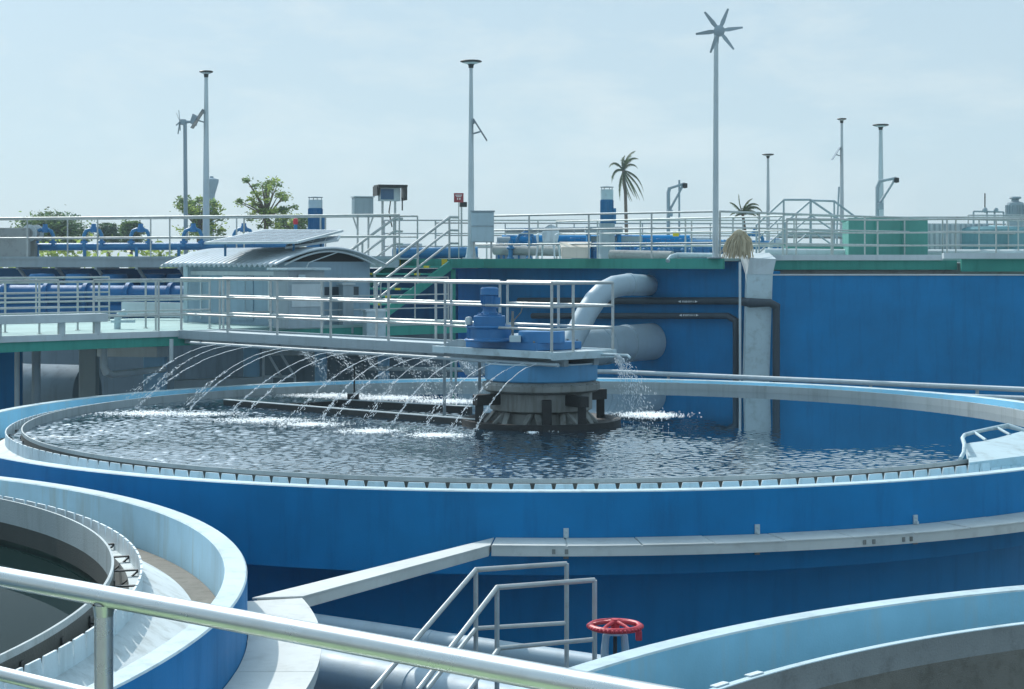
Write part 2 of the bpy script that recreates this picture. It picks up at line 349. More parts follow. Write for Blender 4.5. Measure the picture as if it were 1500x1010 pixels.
def clarifier(label, c, water_z, wmat, baffle=True, teeth=216, rim=RIM):
    c = Vector((c[0], c[1], rim))
    t = thing('clarifier_tank', label, 'tank', (c.x, c.y, 0), 'round clarifier tanks')
    n = 240
    MB().lathe(c, [(RO,-.90),(RO,-.012),(RO-.012,0),(RI+.012,0),(RI,-.012),(RI,-.44),(RI,-.60),(8.09,-.90)], n, closed=True,
               mis=[0,2,2,2,1,1,0,0]).build('outer_wall', [M['blue'], M['pale2'] if 'lower left' in label else M['pale'], M['rim']], t)
    MB().lathe(c, [(RO-1.0,-.91),(RO-1.0,-rim+.004)], n).build('tank_wall', M['deepblue'], t)
    if baffle:
        MB().lathe(c, [(RI-.004,-.44),(RF,-.44),(8.28,-.20),(8.16,-.20),(8.16,-.86)], n, mis=[1,0,0,0]).build('launder', [M['white'], M['dirt']], t)
        # weir plate with V notches
        m = MB(); k = teeth
        for i in range(k):
            a0 = 2*math.pi*i/k; da = 2*math.pi/k
            ang = [a0, a0+da*.12, a0+da*.88, a0+da]
            zt = [-.15, -.03, -.03, -.15]
            pts = []
            for rr in (RW+.018, RW):
                for a, z in zip(ang, zt): pts.append(c + Vector((rr*math.cos(a), rr*math.sin(a), z)))
                for a in ang[::-1]: pts.append(c + Vector((rr*math.cos(a), rr*math.sin(a), -.26)))
            fs = [(0,7,6,1),(1,6,5,2),(2,5,4,3),(8,9,14,15),(9,10,13,14),(10,11,12,13),(0,1,9,8),(1,2,10,9),(2,3,11,10)]
            m.add(pts, fs)
        m.build('weir_plate', M['weir'], t)
        MB().lathe(c, [(RB,-.42),(RB,-.05),(RB,.0),(RB-.02,.0),(RB-.02,-.24),(RB-.02,-.42)], n, closed=True, mis=[1,0,0,0,1,1]).build('scum_baffle', [M['baffle'], M['baffle_dark']], t)  # baffle coloured darker on its lower part
        # bracket arms from the weir wall to the baffle
        pr = None
        for i in range(72):
            a = 2*math.pi*i/72 + .02
            if pr is None:
                m = MB(); m.bar((RB-.004,0,-.15),(RW+.002,0,-.15),.04,.012); m.bar((RB+.008,0,-.34),(RB+.008,0,-.10),.04,.012,up=(1,0,0)); m.bar((RB+.01,0,-.32),(RW,0,-.16),.03,.012)
                pr = m.build('bracket', M['dark'], t, smooth=0)
                for v in pr.data.vertices: v.co += Vector((t['_w'][0], t['_w'][1], 0))
                b = pr
            else: b = pr.copy(); COL.objects.link(b); b.parent = t
            b.location = (0,0,RIM); b.rotation_euler=(0,0,a)
    else:
        MB().lathe(c, [(RI-.004,-.50),(RW,-.50)], n).build('launder', M['dirt'], t)
        MB().lathe(c, [(RW,-.52),(RW,-.085),(RW-.005,-.08),(RW-.06,-.08),(RW-.065,-.085),(RW-.065,-.27),(RW-.067,-.275),(RW-.08,-3.0)], n, mis=[0,2,2,2,0,1,1]).build('weir_wall', [M['conc'], M['dirt'], M['rim']], t)
    wm = waves(c, water_z, wmat) if teeth > 150 and abs(water_z+.13) < 1e-6 else MB().lathe(c + ZR*water_z, [(.001,0),(8.165 if baffle else RB-.03,0)], 96).build('water', wmat, base=(c.x,c.y,c.z+water_z), smooth=0)
    setting(wm, 'still dark water in the round clarifier tank')
    return t
BIG = clarifier('large round blue clarifier tank with a bridge and spraying water, middle of the plant', (C0.x, C0.y), -.13, M['water'])
LEFT = clarifier('round blue clarifier tank with open white launder at the lower left', (-11.1, 12.2), -.46, M['water2'])
RIGHT = clarifier('drained clarifier tank with pale blue inner wall at the lower right', (7.54, 5.62), -1.6, M['water2'], baffle=False, rim=RIM-.20)
cR = Vector((7.54, 5.62, RIM-.20)); cL = Vector((-11.1, 12.2, RIM)); cB = Vector((C0.x, C0.y, RIM))
# weir tabs left on the drained tank's ring
for i in range(3):
    a = R(136 + i*2.7)
    MB().box(cR + Vector((8.245*math.cos(a), 8.245*math.sin(a), -.074)), (.15,.05,.008), a+math.pi/2).build('weir_tab', M['weir'], RIGHT, smooth=0)

# scum box with grab rail on the right of the big tank
def polar(c, r, deg, z): return Vector((c.x + r*math.cos(R(deg)), c.y + r*math.sin(R(deg)), c.z + z))
m = MB()
hb = RIM+.10
bp_ = [on(1420,678,RIM), on(1414,650,hb), on(1440,646.5,hb), on(1460,642,hb), on(1500,631,hb), on(1560,614,hb), on(1580,652,RIM), on(1500,668,RIM)]
m = MB(); nb = len(bp_)
m.add(bp_ + [p - ZR*.10 for p in bp_], [tuple(range(nb)), tuple(range(nb,2*nb))[::-1]] + [(i,(i+1)%nb,nb+(i+1)%nb,nb+i) for i in range(nb)]).build('scum_beach', M['rim'], BIG, smooth=0)
hr_ = RIM+.16
m = MB()
m.tube([on(1407,672,RIM+.02), on(1412,663,RIM+.08), on(1413,652,hr_), on(1410,642,hr_), on(1413,637.5,hr_), on(1425,634,hr_), on(1450,628.5,hr_), on(1476,624,hr_), on(1500,631,hb+.01)], .026, 10)
for (x0,y0,x1,y1) in ((1428,634,1444,645),(1461,627,1479,637)): m.tube([on(x0,y0,hr_), on(x1,y1,hb)], .02, 8)
m.build('grab_rail', M['rim'], BIG)

# ================================================================== CABLE TRAYS on the tank walls
TZ = -.50
def tray_arc(t, c, r0, r1, d0, d1, panel=.78):
    rm = (r0+r1)/2; n = max(1, round(abs(R(d1-d0))*rm/panel)); st = (d1-d0)/n
    MB().lathe(c, [(r1-.012,TZ-.115),(r1-.012,TZ-.012),(r0,TZ-.012),(r0,TZ-.115)], 140, R(d0), R(d1), closed=True).build('channel', M['tray'], t)
    for i in range(n):
        g = .35/ max(1, n) * .12 + math.degrees(.008/rm); dz = random.uniform(-.001,.006)
        MB().lathe(c, [(r1,TZ+dz),(r1,TZ-.012+dz),(r0,TZ-.0115+dz),(r0,TZ+dz)], 10, R(d0+st*i+g), R(d0+st*(i+1)-g), closed=True).build('cover_panel', M['tray'], t)
T1 = thing('cable_tray', 'pale curved cable tray wrapped round the front of the big clarifier', 'cable tray', polar(cB, 9.4, -70, TZ-.115), 'covered cable trays')
tray_arc(T1, cB, RO+.006, 9.60, -94.1, -28)
for px in (830, 1108, 1340, 1560):
    # angle where the clip shows
    best = min(range(-950, -280), key=lambda k: abs(CX + polar(cB,RO,k/10,0).x/polar(cB,RO,k/10,0).y*F - px))/10
    a = R(best)
    m = MB(); m.box(polar(cB, RO+.012, best, TZ+.055), (.02,.055,.10), a); m.box(polar(cB, RO+.03, best, TZ+.022), (.05,.03,.03), a)
    m.ball(polar(cB, RO+.026, best, TZ+.075), .012, 6, 4)
    m.build('wall_clip', M['lgrey'], T1)
    m = MB(); m.box(polar(cB, RO+.012, best, TZ-.17), (.02,.055,.11), a); m.build('wall_clip', M['stain'], T1)
for deg in (-69.6, -68.9, -66.6, -66.0, -47, -46.3, -90.2, -89.4):
    MB().box(polar(cB, 9.592, deg, TZ-.065), (.012,.035,.05), R(deg)).build('bolt_plate', M['stain'], T1)
T2 = thing('cable_tray', 'curved cable tray hugging the outside of the lower left clarifier', 'cable tray', polar(cL, 9.4, 0, TZ-.115), 'covered cable trays')
tray_arc(T2, cL, RO+.006, 9.68, -32, 17.2, 1.25)
p0 = Vector((-2.33,15.12,0)); p1 = Vector((-.22,18.27,0)); q0 = Vector((-1.83,14.98,0)); q1 = Vector((.02,17.93,0))
p0 = polar(cL, RO+.16, 18.0, 0); q0 = polar(cL, 9.70, 17.6, 0); p1 = polar(cB, RO+.02, -94.18, 0); q1 = polar(cB, 9.60, -94.16, 0)
T3 = thing('cable_tray', 'straight sunlit cable tray joining the two clarifier tanks', 'cable tray', ((p0.x+q1.x)/2,(p0.y+q1.y)/2,RIM+TZ-.115), 'covered cable trays')
def shrink(a, b, k=.03): return a + (b-a)*k
MB().prism([shrink(p0,p1,.01)+(q0-p0)*.03, shrink(q0,q1,.01)-(q0-p0)*.03, q1+(q0-q1)*.01-(q1-p1)*.03, p1+(p0-p1)*.01+(q1-p1)*.03], RIM+TZ-.115, RIM+TZ-.012).build('channel', M['tray'], T3, bevel=.006)
MB().prism([p0,q0,q1,p1], RIM+TZ-.012, RIM+TZ+.003).build('cover_panel', M['tray'], T3)

# ================================================================== PIPES, STILE, VALVE at the bottom
def big_pipe(label, a, b, r, mat, ring=None):
    t = thing('pipe', label, 'pipe', a)
    MB().tube([a, b], r, 28).build('pipe_wall', mat, t)
    d = (b-a)
    for k in ring or []:
        p = a + d*k; MB().tube([p - d.normalized()*.03, p + d.normalized()*.03], r*1.035, 28).build('joint', mat, t)
    return t
pa, pb = on(440,912,2.1), on(905,981,2.1); dd = pb-pa
big_pipe('slimmer of the two pale pipes running under the stile rails', pa - dd*.10, pb + dd*.25, .115, M['pipe'], [.40])
pa, pb = on(430,975,2.0), on(700,1030,2.0); dd = pb-pa
big_pipe('thicker pale pipe near the bottom edge beside the curved tray', pa - dd*.25, pb + dd*.6, .225, M['pipe'], [.5])

def stile_rail(label, top_l, top_r, foot, low_l, low_r, bot=1.2):
    t = thing('stile_railing', label, 'railing', (top_l.x, top_l.y, bot), 'grey stile rails over the pipes')
    r = .021
    MB().tube([top_r, top_l, foot], r, 10).build('top_rail', M['galv'], t)
    MB().tube([low_l, low_r], r*.9, 10).build('mid_rail', M['galv'], t)
    k = (foot-top_l); s = low_l + k*1.0
    MB().tube([low_l, s], r*.9, 10).build('mid_rail', M['galv'], t)
    for p in (top_l, top_r): MB().tube([p - ZR*.001, Vector((p.x,p.y,bot))], r, 10).build('post', M['galv'], t)
    e = top_l + k*.93
    MB().tube([e, Vector((e.x,e.y,.0))], r, 10).build('post', M['galv'], t)
zt = 3.35
def same(px, py, ref): return at(px, py, ref.y)
a, b = on(697,835,zt), on(830,826,zt)
stile_rail('rear rail of the grey stile above the pipes', a, b, at(545,1012,a.y-1.75), same(697,921,a), same(829,913,b), .02)
a, b = on(728,861,zt), on(871,850,zt)
stile_rail('front rail of the grey stile above the pipes', a, b, at(612,1012,a.y-1.35), same(731,950,a), same(870,937,b), .02)
# stile tread platform (below the frame of the photograph, carries the rails)
pts = [on(697,835,zt), on(830,826,zt), on(871,850,zt), on(728,861,zt)]

V = thing('gate_valve', 'gate valve with a red handwheel between the stile rail and the drained tank', 'valve', (.84,13.9,0))
hc = Vector((.84,13.9,3.04))
hw = MB().lathe(hc, [(.200+.024*math.cos(g*math.pi/5), .024*math.sin(g*math.pi/5)) for g in range(10)], 40, closed=True).build('handwheel', M['red'], V)
m = MB()
for i in range(40):
    a = 2*math.pi*i/40; m.ball(hc + Vector((.222*math.cos(a), .222*math.sin(a), 0)), .013, 6, 4)
m.build('grip', M['red'], hw)
for i in range(5):
    a = R(18+72*i)
    m = MB(); m.tube([hc + Vector((.03*math.cos(a),.03*math.sin(a),.035)), hc + Vector((.12*math.cos(a),.12*math.sin(a),.022)), hc + Vector((.195*math.cos(a),.195*math.sin(a),0))], [.018,.014,.013], 8)
    m.build('spoke', M['red'], hw)
MB().lathe(hc, [(.0001,.06),(.03,.058),(.036,.03),(.036,-.04),(.0001,-.045)], 16).build('hub', M['red'], hw)
m = MB(); m.box(hc + Vector((.185,-.10,-.055)), (.05,.05,.08)); m.tube([hc+Vector((.185,-.1,-.02)), hc+Vector((.19,-.095,0))], .02, 8); m.build('tag_block', M['red'], hw, bevel=.008)
m = MB(); m.tube([hc - ZR*.03, hc - ZR*.75], .017, 10); m.build('stem', M['dark'], V)
m = MB()
for s in (-1,1):
    m.tube([hc + Vector((s*.045,0,-.045)), hc + Vector((s*.075,0,-.085)), hc + Vector((s*.085,0,-.20)), hc + Vector((s*.09,0,-.48))], [.026,.03,.032,.036], 10)
m.lathe(hc, [(.0001,-.035),(.06,-.04),(.062,-.07),(.0001,-.075)], 18); m.lathe(hc, [(.0001,-.44),(.13,-.45),(.13,-.50),(.10,-.51),(.10,-.75),(.0001,-.75)], 20)
m.build('yoke', M['pipe'], V)
m = MB(); m.lathe(hc, [(.0001,-.75),(.17,-.76),(.17,-.82),(.14,-.83),(.17,-1.1),(.15,-1.35),(.0001,-1.36)], 24); m.tube([hc+Vector((-.36,0,-1.1)), hc+Vector((.36,0,-1.1))], .13, 20); m.lathe(hc,[(.12,-1.3),(.12,-3.03)],20)
m.build('body', M['pipe'], V)

# ================================================================== FOREGROUND HANDRAIL
def rail_pt(px):    # points along the straight rail
    a, b = Vector((-1.242,4.14,0)), Vector((.0127,3.17,0))
    k = (px)/880.0
    # px is not linear along the rail: solve
    lo, hi = -3.0, 4.0
    for _ in range(60):
        mid = (lo+hi)/2; p = a.lerp(b, mid)
        if CX + p.x/p.y*F < px: lo = mid
        else: hi = mid
    return a.lerp(b, lo)
ra, rb = rail_pt(0), rail_pt(760); dv = (rb-ra)
FR = thing('handrail', 'shiny stainless handrail crossing the lower left foreground', 'railing', ra + ZR*4.1)
MB().tube([ra - dv*.5 + ZR*5.238, rb + dv*.6 + ZR*5.238], .0245, 28).build('top_rail', M['steel'], FR)
MB().tube([ra - dv*.5 + ZR*5.003, rb + dv*.6 + ZR*5.003], .0175, 24).build('mid_rail', M['steel'], FR)
for px in (152, 1130):
    p = rail_pt(px)
    m = MB().tube([p+ZR*4.1, p+ZR*5.222], .0215, 24); m.lathe(p+ZR*5.222, [(.0217,-.03),(.0245,-.012),(.026,-.004)], 24); m.build('post', M['steel'], FR)
nrm = Vector((-dv.y, dv.x, 0)).normalized()
if nrm.y > 0: nrm = -nrm
e0, e1 = ra - dv*.8, rb + dv*.9
WK = MB().prism([e0 - nrm*.12, e1 - nrm*.12, e1 + nrm*1.6, e0 + nrm*1.6], 3.98, 4.10).build('walkway', M['walk'], smooth=0); setting(WK, 'green painted walkway slab under the camera')

# ================================================================== BRIDGE over the big tank
BZ = 4.62
BR = thing('walkway_bridge', 'long grey bridge with steel rails reaching from the deck to the tank centre', 'bridge', Q(5,0,BZ-.2))
def slab(t0,t1,s0,s1,z0,z1): return [Q(t0,s0),Q(t1,s0),Q(t1,s1),Q(t0,s1)], z0, z1
MB().prism(*slab(1.45,9.78,-.40,.40,BZ-.05,BZ)).build('deck_plate', M['lgrey'], BR, smooth=0)
m = MB()
for s in (-.50, .50):
    m.bar(Q(1.75,s,BZ-.055), Q(9.8,s,BZ-.055), .10, .17)
m.build('side_beam', M['grey'], BR, bevel=.006)
m = MB().bar(Q(1.4,-.50,BZ+.055), Q(1.0,-.50,BZ+.055), .10, .12); m.bar(Q(1.8,-.5,BZ-.05),Q(1.4,-.5,BZ+.06),.098,.13); m.build('side_beam', M['grey'], BR, bevel=.006)
# centre platform
MB().prism(*slab(-1.05,1.45,-.78,.58,BZ-.06,BZ-.01)).build('platform_plate', M['lgrey'], BR, smooth=0)
m = MB()
m.bar(Q(-1.05,-.80,BZ-.045), Q(1.72,-.80,BZ-.045), .05, .11); m.bar(Q(-1.07,-.82,BZ-.06), Q(-1.07,.60,BZ-.06), .05, .12)
m.bar(Q(-1.05,.60,BZ-.045), Q(1.45,.60,BZ-.045), .05, .11); m.bar(Q(1.70,-.80,BZ-.045),Q(1.70,-.45,BZ-.045),.05,.11)
m.build('edge_trim', M['rim'], BR, bevel=.004)
m = MB()
for t in (2.4,3.8,5.2,6.6,8.0,9.2): m.bar(Q(t,-.45,BZ-.15), Q(t,.45,BZ-.15), .08, .12)
for s in (-.34,.34): m.bar(Q(-.9,s,BZ-.15), Q(9.8,s,BZ-.15), .10, .18)
m.build('cross_beam', M['grey'], BR)
for s in (-.40,.40):                    # hangers and diagonal braces below
    for t in (1.9,):
        MB().bar(Q(t,s,BZ-.2), Q(t,s,RIM-.1), .05,.05).build('hanger', M['grey'], BR)
def bridge_rail(s, t0, t1, n, z=BZ):
    for k, f in enumerate((1.0,.66,.33)):
        MB().tube([Q(t0,s,z+1.06*f), Q(t1,s,z+1.06*f)], .026 if k==0 else .022, 10).build('top_rail' if k==0 else 'mid_rail', M['galv'], BR)
    for i in range(n+1):
        t = t0+(t1-t0)*i/n; MB().tube([Q(t,s,z-.02), Q(t,s,z+1.059)], .024, 10).build('post', M['galv'], BR)
bridge_rail(-.50, 1.62, 9.75, 5); bridge_rail(.50, 1.50, 9.75, 5)
bridge_rail(-.79, -1.03, 1.44, 1); bridge_rail(.58, -1.03, 1.40, 2)
for k, f in enumerate((1.0,.66,.33)):
    MB().tube([Q(-1.03,-.79,BZ+1.06*f), Q(-1.03,.58,BZ+1.06*f)], .026 if k==0 else .022, 10).build('top_rail' if k==0 else 'mid_rail', M['galv'], BR)
MB().tube([Q(-1.03,-.32,BZ-.02), Q(-1.03,-.32,BZ+1.06)], .024, 10).build('post', M['galv'], BR)
# spray bars with nozzles slung under both edges
for s in (-.60,.60):
    m = MB().tube([Q(-1.15 if s<0 else 1.2,s*(1.28 if s<0 else 1),BZ-.19), Q(9.0,s*(1.28 if s<0 else 1),BZ-.19)], .03, 10)
    m.build('spray_bar', M['grey'], BR)
MB().tube([Q(-1.07,.25,BZ-.06), Q(-1.60,.30,BZ-.06), Q(-1.66,.30,BZ-.10)], .022, 8).build('spray_bar', M['rim'], BR)

# drive unit on the platform
def zoom7(x, y, d): return at(660+x/3.75, 400+y/3.75, d)
DR = thing('drive_unit', 'blue gear motor drive standing on the bridge end platform', 'motor', Q(0,-.1,BZ-.01))
dz0 = BZ-.01; b0 = Q(.1,-.1,dz0)
MB().prism([Q(1.15,-.60),Q(-.50,-.60),Q(-.50,.42),Q(1.15,.42)], dz0+.005, dz0+.13).build('base_plate', M['mblue'], DR, bevel=.012)
g0 = Vector((-.36,27.35,dz0))
m = MB(); m.lathe(g0, [(.0001,.13),(.40,.13),(.40,.17),(.345,.18),(.345,.34),(.38,.345),(.38,.385),(.26,.40),(.26,.43),(.0001,.43)], 32); m.box(g0+Vector((0,-.05,.44)), (.50,.46,.2)); m.box(g0+Vector((-.28,0,.29)),(.16,.3,.22))
m.build('gearbox', M['mblue'], DR, bevel=.015)
m = MB(); m.lathe(g0+ZR*.53, [(.0001,0),(.20,0),(.20,.03),(.12,.05),(.10,.12),(.10,.16),(.0001,.17)], 24)
for i in range(8): a=i*math.pi/4; m.lathe(g0+Vector((.17*math.cos(a),.17*math.sin(a),.56)), [(.0001,.03),(.018,.028),(.018,0)], 6)
m.build('flange', M['mblue'], DR)
m = MB(); m.lathe(g0+ZR*.66, [(.0001,0),(.13,0),(.13,.20),(.115,.21),(.145,.215),(.145,.31),(.12,.335),(.0001,.34)], 24)
for i in range(20): a=i*math.pi/10; m.box(g0+Vector((.135*math.cos(a),.135*math.sin(a),.77)), (.02,.006,.19), a)
m.box(g0+Vector((.13,-.06,.78)),(.09,.1,.11))
m.build('motor', M['mblue'], DR)
m = MB(); m.lathe(g0+Vector((-.33,-.12,0)), [(.0001,.4),(.06,.4),(.06,.48),(.045,.52),(.0001,.53)], 14); m.build('filler_cap', M['lgrey'], DR)
g1 = Vector((.47,27.1,dz0))
MB().lathe(g1, [(.0001,.13),(.37,.13),(.37,.29),(.36,.305),(.0001,.31)], 40).build('gear_cover', M['mblue'], DR)
m = MB(); m.tube([g1+Vector((-.46,-.1,.13)), g1+Vector((-.46,-.1,.62))], .02, 8); m.tube([g1+Vector((-.46,-.1,.45)), g1+Vector((-.33,-.1,.60)), g1+Vector((-.29,-.1,.75))], .012, 6); m.box(g1+Vector((-.46,-.1,.42)),(.05,.05,.14)); m.build('grease_line', M['stain'], DR)
MB().box(g1+Vector((-.42,-.22,.19)),(.18,.12,.10)).build('terminal_box', M['rim'], DR, bevel=.01)

# ================================================================== CENTRE PEDESTAL
PD = thing('centre_pedestal', 'round blue topped pedestal on splayed legs at the tank centre', 'pedestal', (C0.x,C0.y,RIM-.5))
pc = Vector((C0.x,C0.y,0)); WZ = RIM-.13
MB().lathe(pc, [(.0001,4.405),(.90,4.405),(.905,4.395),(.905,4.14),(.88,4.12),(.0001,4.12)], 64).build('drum', M['drum'], PD)
MB().lathe(pc, [(.915,4.412),(.915,4.39),(.885,4.39),(.885,4.412)], 64, closed=True).build('drum_rim', M['rim'], PD)
MB().lathe(pc, [(.86,4.12),(.95,4.06),(.95,3.98),(.88,3.94),(.0001,3.94)], 64).build('bearing_ring', M['stain'], PD)
m = MB().lathe(pc, [(.78,3.94),(.82,3.93),(.82,3.66),(.74,3.62),(.0001,3.62)], 48); m.build('collar', M['stain'], PD)
m = MB()
for i in range(4):
    m = MB(); a = R(-58+90*i); d = Vector((math.cos(a),math.sin(a),0)); e = Vector((-d.y,d.x,0))
    m.bar(pc+d*.70+ZR*3.84, pc+d*1.24+ZR*3.84, .16,.17)
    m.bar(pc+d*1.16+ZR*3.80, pc+d*1.16+ZR*3.36, .13,.13,up=(1,0,0))
    m.build('arm', M['black'], PD, bevel=.01)
for a in (-90,): MB().bar(pc+Vector((.07,-.92,3.86)), pc+Vector((.07,-.92,3.36)), .15,.15,up=(1,0,0)).build('arm', M['black'], PD, bevel=.01)
for i in range(9):
    a = R(-100+40*i); d = Vector((math.cos(a),math.sin(a),0)); e = Vector((-d.y,d.x,0))
    m = MB(); m.bar(pc+d*.70+e*.03+ZR*3.66, pc+d*.92+e*.15+ZR*3.40, .09,.05); m.bar(pc+d*.70-e*.03+ZR*3.66, pc+d*.92-e*.15+ZR*3.40, .09,.05); m.frame(pc+d*.73+ZR*3.73, e*.14, d*.04, ZR*.09)
    m.build('leg', M['stain'], PD, bevel=.006)
MB().lathe(pc, [(.70,3.62),(.72,3.36)], 48).build('inner_drum', M['stain'], PD)
MB().lathe(pc, [(.72,3.45),(1.12,3.45),(1.20,3.50),(1.28,3.50),(1.28,3.33),(1.25,3.33)], 72).build('base_ring', M['black'], PD)

m = MB()
for i in range(36):
    a = 2*math.pi*i/36; m.lathe(pc+Vector((.925*math.cos(a),.925*math.sin(a),4.062)), [(.0001,.025),(.017,.024),(.017,-.03)], 6)
m.build('bolt_ring', M['stain'], PD)
m = MB()
for i in range(8):
    for s_ in (-.57,.39): p = Q(-.42+.21*i, s_, dz0+.13); m.lathe(p, [(.0001,.03),(.02,.028),(.02,0)], 6)
m.build('bolt_row', M['stain'], DR)
# skimmer arm lying in the water
SK = thing('skimmer_arm', 'long dark skimmer beams lying on the water left of the pedestal', 'skimmer', on(500,600,WZ))
def bm_(p, q, w_, h_, name, mat): return MB().bar(p, q, w_, h_).build(name, mat, SK, bevel=.004)
z = WZ+.035
a, b = on(330,590,z), on(700,620,z)
bm_(a, b, .09,.10,'beam',M['dark']); MB().bar(a+ZR*.056, b+ZR*.056, .10,.012).build('beam_cap', M['lgrey'], SK)
c, d = on(497,590,z), on(690,601,z)
bm_(c, d, .09,.11,'beam',M['dark']); MB().bar(c+ZR*.062, d+ZR*.062, .10,.012).build('beam_cap', M['lgrey'], SK)
bm_(on(400,596,z), on(495,590,z), .07,.07,'brace',M['dark'])
p = on(519,586,z+.05); bm_(p, p+ZR*.62, .03,.03,'rod',M['dark']); MB().box(p+Vector((-.02,0,.05)),(.20,.2,.12)).build('scraper_block', M['dark'], SK)
p = on(661,584,RIM-.2); 
for k in (0,.09): MB().bar(p+Vector((k,0,0)), p+Vector((k,0,.98)), .045,.045,up=(1,0,0)).build('rod', M['grey'], SK)

# ================================================================== WATER JETS, foam
def jet(rng, throw, drop, spread, spray=False):
    m = MB(); n = 16; pts = []
    f = lambda k: Vector((throw*k, 0, -drop*(.12*k + .88*k*k)))
    brk = .0 if spray else rng.uniform(.25,.6)
    if not spray:
        kk = [brk*i/n for i in range(n+1)]
        m.tube([f(k)+Vector((0,rng.gauss(0,.003),rng.gauss(0,.003))) for k in kk], [.0035+.0035*rng.random() for _ in kk], 5)
    nd_ = 480 if spray else 140
    for i in range(nd_):
        k = brk + (1-brk)*(rng.random()**(.8 if not spray else 1.0)); s = spread*((k-brk*.8)**1.3+.01)
        p = f(k) + Vector((rng.gauss(0,s),rng.gauss(0,s),rng.gauss(0,s*.7)))
        if p.z < -drop-.02: p.z = -drop+rng.random()*.05
        r = rng.uniform(.0025,.006) if spray else rng.uniform(.0025,.0065)
        l = r*rng.uniform(1.5,4.5); t = (f(min(1,k+.02))-f(k)).normalized()
        m.tube([p-t*l, p, p+t*l], [r*.35,r,r*.35], 4)
    if not spray:                    # ligaments where the jet breaks up
        for i in range(9):
            k0 = brk + (1-brk)*(i/9)*.9; k1 = k0+(1-brk)*.075
            o = Vector((0,rng.gauss(0,spread*.3*(k0)),rng.gauss(0,spread*.25*k0)))
            m.tube([f(k0)+o, f((k0+k1)/2)+o, f(k1)+o], [.002,.0065,.002], 5)
    return m
rng = random.Random(3)
starts = [(322,2.05),(347,2.1),(374,2.1),(405,2.1),(438,2.2),(487,2.3),(520,1.9),(562,1.8),(590,1.7),(618,1.7),(645,1.65),(674,1.6),(732,1.5),(762,1.45),(793,1.45)]
def t_of(px, s):
    lo, hi = -3, 12
    for _ in range(50):
        mid=(lo+hi)/2; p=Q(mid,s)
        if CX+p.x/p.y*F > px: lo=mid
        else: hi=mid
    return lo
jz = BZ-.19; foam_spots = []
for i, (px, th) in enumerate(starts):
    px += rng.uniform(-9,9); th *= rng.uniform(.88,1.1); s = -.78; t = t_of(px, s); drop = jz - WZ
    dirv = (-N + U*rng.uniform(-.14,.18)).normalized()
    base = Q(t, s, jz)
    o = jet(rng, th, drop, rng.choice((.04,.06,.10))).build('water_jet', M['spray'], base=(0,0,0), smooth=80)
    o.location = base; o.rotation_euler = (0,0,math.atan2(dirv.y,dirv.x))
    tag(o, 'thin water jet arcing left from the near side of the bridge', 'water jet', 'water jets on the near side of the bridge')
    foam_spots.append((base + dirv*th, .55, 170 + (60 if px < 560 else 0)))
for i, px in enumerate((455,500,545,592,640,690)):
    s = .60; t = t_of(px-50, s); th = rng.uniform(1.3,1.6); dirv=(N+U*rng.uniform(-.1,.1)).normalized(); base=Q(t,s,jz)
    o = jet(rng, th, jz-WZ, .13, True).build('water_spray', M['spray'], base=(0,0,0), smooth=80); o.location=base; o.rotation_euler=(0,0,math.atan2(dirv.y,dirv.x))
    tag(o, 'misty spray falling right behind the bridge', 'water spray', 'sprays on the far side of the bridge')
    foam_spots.append((base+dirv*th*1.02, .75, 420))
base = Q(-1.66,.30,BZ-.10); dirv=Vector((.62,.78,0))
base = at(899,520,base.y)
m = jet(random.Random(9), .62, base.z-WZ, .16, True)
for q in (random.Random(10),): 
    m2 = jet(q, .35, base.z-WZ, .13, True); m.add(m2.v, m2.f)
o = m.build('water_spray', M['spray'], base=(0,0,0), smooth=80); o.location=base; o.rotation_euler=(0,0,math.atan2(.3,.95))
tag(o, 'broad spray falling from the pipe at the right end of the bridge', 'water spray')
foam_px = [(88,641,.42,.02,220),(215,606,1.0,.30,900),(290,607,.8,.25,500),(385,616,1.1,.30,900),(455,622,.7,.25,600),(545,632,.6,.25,700),(640,638,.5,.22,700),(480,580,1.1,.35,1100),(570,583,1.1,.35,1200),(655,588,1.0,.35,1000),(950,608,.6,.35,1500),(808,631,.13,.1,160),(780,634,.1,.08,60)]
m = MB(); rg = random.Random(5)
for px, py, sx, sy, n in foam_px:
    c = on(px, py, WZ)
    for i in range(int(n*1.7)):
        p = Vector((c.x+rg.gauss(0,sx*.5)*rg.random()**.4, c.y+rg.gauss(0,sy*.75), WZ+.006))
        if (p-Vector((cB.x,cB.y,p.z))).length > 7.9: continue
        r = rg.uniform(.003,.010); k = 5; a0 = rg.random()*6; e = rg.uniform(1.0,3.0)
        vs = [p+Vector((r*e*math.cos(a0+2*math.pi*j/k)*rg.uniform(.6,1.3), r*math.sin(a0+2*math.pi*j/k)*rg.uniform(.6,1.3), 0)) for j in range(k)]
        m.add(vs+[p+ZR*r*.7], [(j,(j+1)%k,k) for j in range(k)])
setting(m.build('foam', M['foam'], smooth=60), 'white splash foam where the jets hit the tank water', 'stuff')
